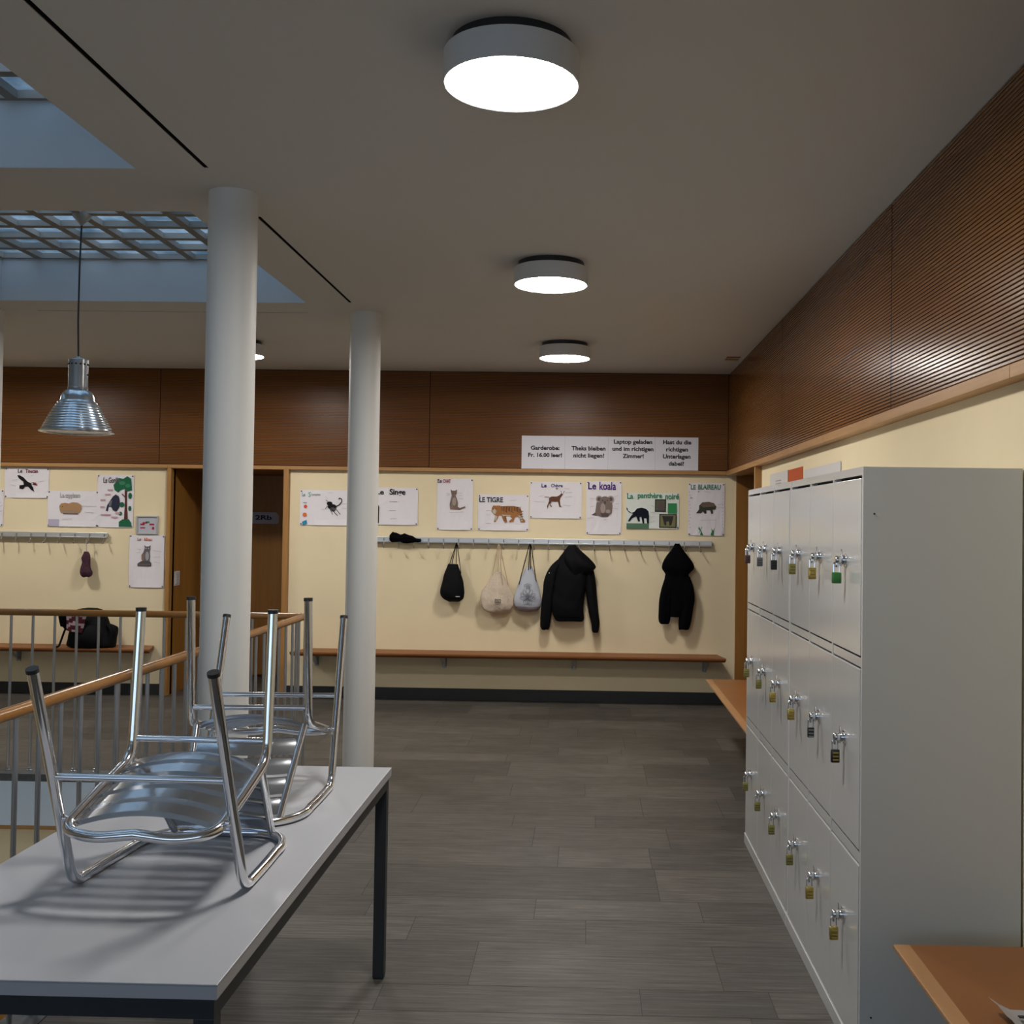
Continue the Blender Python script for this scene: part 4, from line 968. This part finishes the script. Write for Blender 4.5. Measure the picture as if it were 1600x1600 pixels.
bm = BM(); tube(bm, [(jx-.13, 9.49, .80), (jx-.03, 9.468, .79), (jx+.08, 9.485, .79)], .004, 6); obj('hem_seam', bm, BLACKC, t, True)
# black hoodie
jx = .825
t = thing('hoodie', 'black hooded sweatshirt hanging alone near the right end of the coat rack', 'jacket', (jx, 9.53, .72))
bm = BM(); loft(bm, [(jx-.005, 9.555, 1.46, .022, .025), (jx-.005, 9.55, 1.42, .045, .04), (jx-.005, 9.545, 1.36, .09, .055), (jx, 9.54, 1.29, .135, .07), (jx, 9.54, 1.24, .145, .072), (jx-.002, 9.545, 1.20, .115, .065), (jx-.005, 9.55, 1.16, .09, .055)], wr=.10, seed=8)
obj('hood', bm, BLACKC, t, True)
bm = BM(); loft(bm, [(jx-.005, 9.55, 1.24, .09, .055), (jx-.005, 9.55, 1.14, .112, .06), (jx, 9.55, 1.05, .118, .062), (jx+.005, 9.55, .95, .115, .062), (jx, 9.55, .86, .10, .058), (jx+.0, 9.55, .80, .09, .05)], wr=.14, seed=9)
obj('torso', bm, BLACKC, t, True)
bm = BM(); loft(bm, [(jx-.06, 9.545, 1.16, .05, .045), (jx-.085, 9.54, 1.05, .06, .05), (jx-.10, 9.54, .95, .062, .05), (jx-.11, 9.54, .85, .058, .046), (jx-.115, 9.54, .76, .050, .04), (jx-.115, 9.54, .735, .038, .03)], wr=.14, seed=10)
obj('sleeve', bm, BLACKC, t, True)
bm = BM(); loft(bm, [(jx+.06, 9.545, 1.16, .05, .045), (jx+.085, 9.54, 1.06, .062, .05), (jx+.095, 9.54, .95, .062, .05), (jx+.08, 9.54, .84, .058, .046), (jx+.068, 9.54, .74, .055, .04), (jx+.06, 9.54, .685, .045, .03)], wr=.14, seed=11)
obj('sleeve', bm, BLACKC, t, True)
# dark red bag on the left rack
hx = -4.595
t = thing('shoe_bag', 'small dark purple drawstring bag hanging alone on the left coat rack', 'bag', (hx, 9.55, 1.08))
bm = BM(); loft(bm, [(hx-.01, 9.57, 1.31, .018, .015), (hx-.005, 9.565, 1.285, .030, .022), (hx-.005, 9.56, 1.25, .040, .028), (hx, 9.56, 1.21, .036, .03), (hx-.005, 9.555, 1.16, .046, .035), (hx, 9.555, 1.12, .056, .04), (hx+.002, 9.56, 1.09, .046, .033), (hx, 9.565, 1.08, .03, .02)], wr=.2, seed=12)
obj('bag_body', bm, plain('plum_cloth', (.045, .010, .024), .8, noise=.5, nscale=60), t, True)
cord(t, [(hx-.008, 9.565, 1.30), (hx-.004, 9.55, 1.42)], C((.55, .52, .50)), .0025); cord(t, [(hx-.002, 9.565, 1.30), (hx+.002, 9.55, 1.42)], C((.40, .36, .33)), .0025)
# black knit thing lying over the rack
t = thing('black_gloves', 'crumpled black knitted cloth lying on top of the coat rack beside the farther column', 'clothing', (-1.66, 9.59, 1.45))
bm = BM()
lv = [(-1.805, .020, .026, 1.478), (-1.785, .034, .045, 1.486), (-1.74, .034, .042, 1.482), (-1.71, .034, .032, 1.472), (-1.675, .036, .044, 1.476), (-1.64, .034, .040, 1.470), (-1.60, .030, .030, 1.464), (-1.57, .020, .018, 1.458), (-1.54, .018, .017, 1.457), (-1.522, .014, .016, 1.457)]
rings = []
for i, (x, ry, rz, z) in enumerate(lv):
    rings.append([bm.verts.new((x+.004*sin(k*2), 9.585+ry*cos(2*pi*k/16)*(1+.2*sin(3*k+i)), z+rz*sin(2*pi*k/16)*(1+.12*sin(2*k+i*2)))) for k in range(16)])
for A, B in zip(rings, rings[1:]):
    for k in range(16): bm.faces.new((A[k], A[(k+1) % 16], B[(k+1) % 16], B[k]))
bm.faces.new(rings[0][::-1]); bm.faces.new(rings[-1]); bmesh.ops.recalc_face_normals(bm, faces=bm.faces)
obj('knit_cloth', bm, BLACKC, t, True)

# ================================================================== BACKPACK ON THE LEFT BENCH
bx = -4.50; byy = 9.47
t = thing('backpack', 'black backpack sitting on the left bench behind the railing', 'backpack', (bx, byy, .452))
bm = BM(); loft(bm, [(bx-.02, byy+.02, .80, .06, .05), (bx-.02, byy+.01, .775, .13, .08), (bx-.01, byy, .70, .16, .10), (bx, byy, .62, .175, .12), (bx+.01, byy, .54, .205, .13), (bx+.01, byy, .475, .215, .13), (bx+.01, byy, .455, .19, .12)], wr=.10, seed=14, power=.8)
obj('pack_body', bm, BLACKN, t, True)
bm = BM(); loft(bm, [(bx+.16, byy, .66, .02, .03), (bx+.20, byy-.01, .635, .045, .04), (bx+.215, byy-.01, .59, .038, .05), (bx+.19, byy-.01, .53, .05, .06), (bx+.19, byy-.01, .455, .04, .05)], wr=.2, seed=15)
obj('side_pocket', bm, BLACKN, t, True)
bm = BM(); loft(bm, [(bx-.0, byy-.09, .66, .09, .03), (bx, byy-.11, .62, .13, .04), (bx, byy-.12, .55, .145, .05), (bx, byy-.11, .48, .14, .045), (bx, byy-.10, .456, .12, .035)], wr=.08, seed=16, power=.8)
obj('front_pocket', bm, BLACKN, t, True)
cord(t, [(bx-.14, byy-.05, .76), (bx-.19, byy-.10, .60), (bx-.22, byy-.13, .47), (bx-.25, byy-.14, .458)], BLACKN, .010, 'strap')
t = thing('patterned_scarf', 'wine red and white patterned scarf draped over the black backpack', 'scarf', (bx-.07, byy-.1, .68))
bm = BM(); n = 10; g = []
for i in range(n+1):
    row = []
    for j in range(n+1):
        a, b = i/n, j/n
        wdt = .27*(1-.30*b)
        row.append(bm.verts.new((bx-.235+.05*b+wdt*a, byy-.135-.045*b-.012*sin(a*9+b*3)-.02*sin(a*pi), .795-.165*b-.035*a*b+(.02 if i in (0, 1) else 0)*b)))
    g.append(row)
for i in range(n):
    for j in range(n):
        f_ = bm.faces.new((g[i][j], g[i+1][j], g[i+1][j+1], g[i][j+1]))
        f_.material_index = 0 if i < 3 else (1 if abs((j-abs(i-6.5)*.8) % 4) < 1.6 else 2)
bmesh.ops.solidify(bm, geom=list(bm.faces), thickness=.003)
obj('scarf_cloth', bm, [BLACKC, C((.42, .33, .35)), C((.09, .018, .03))], t, True)
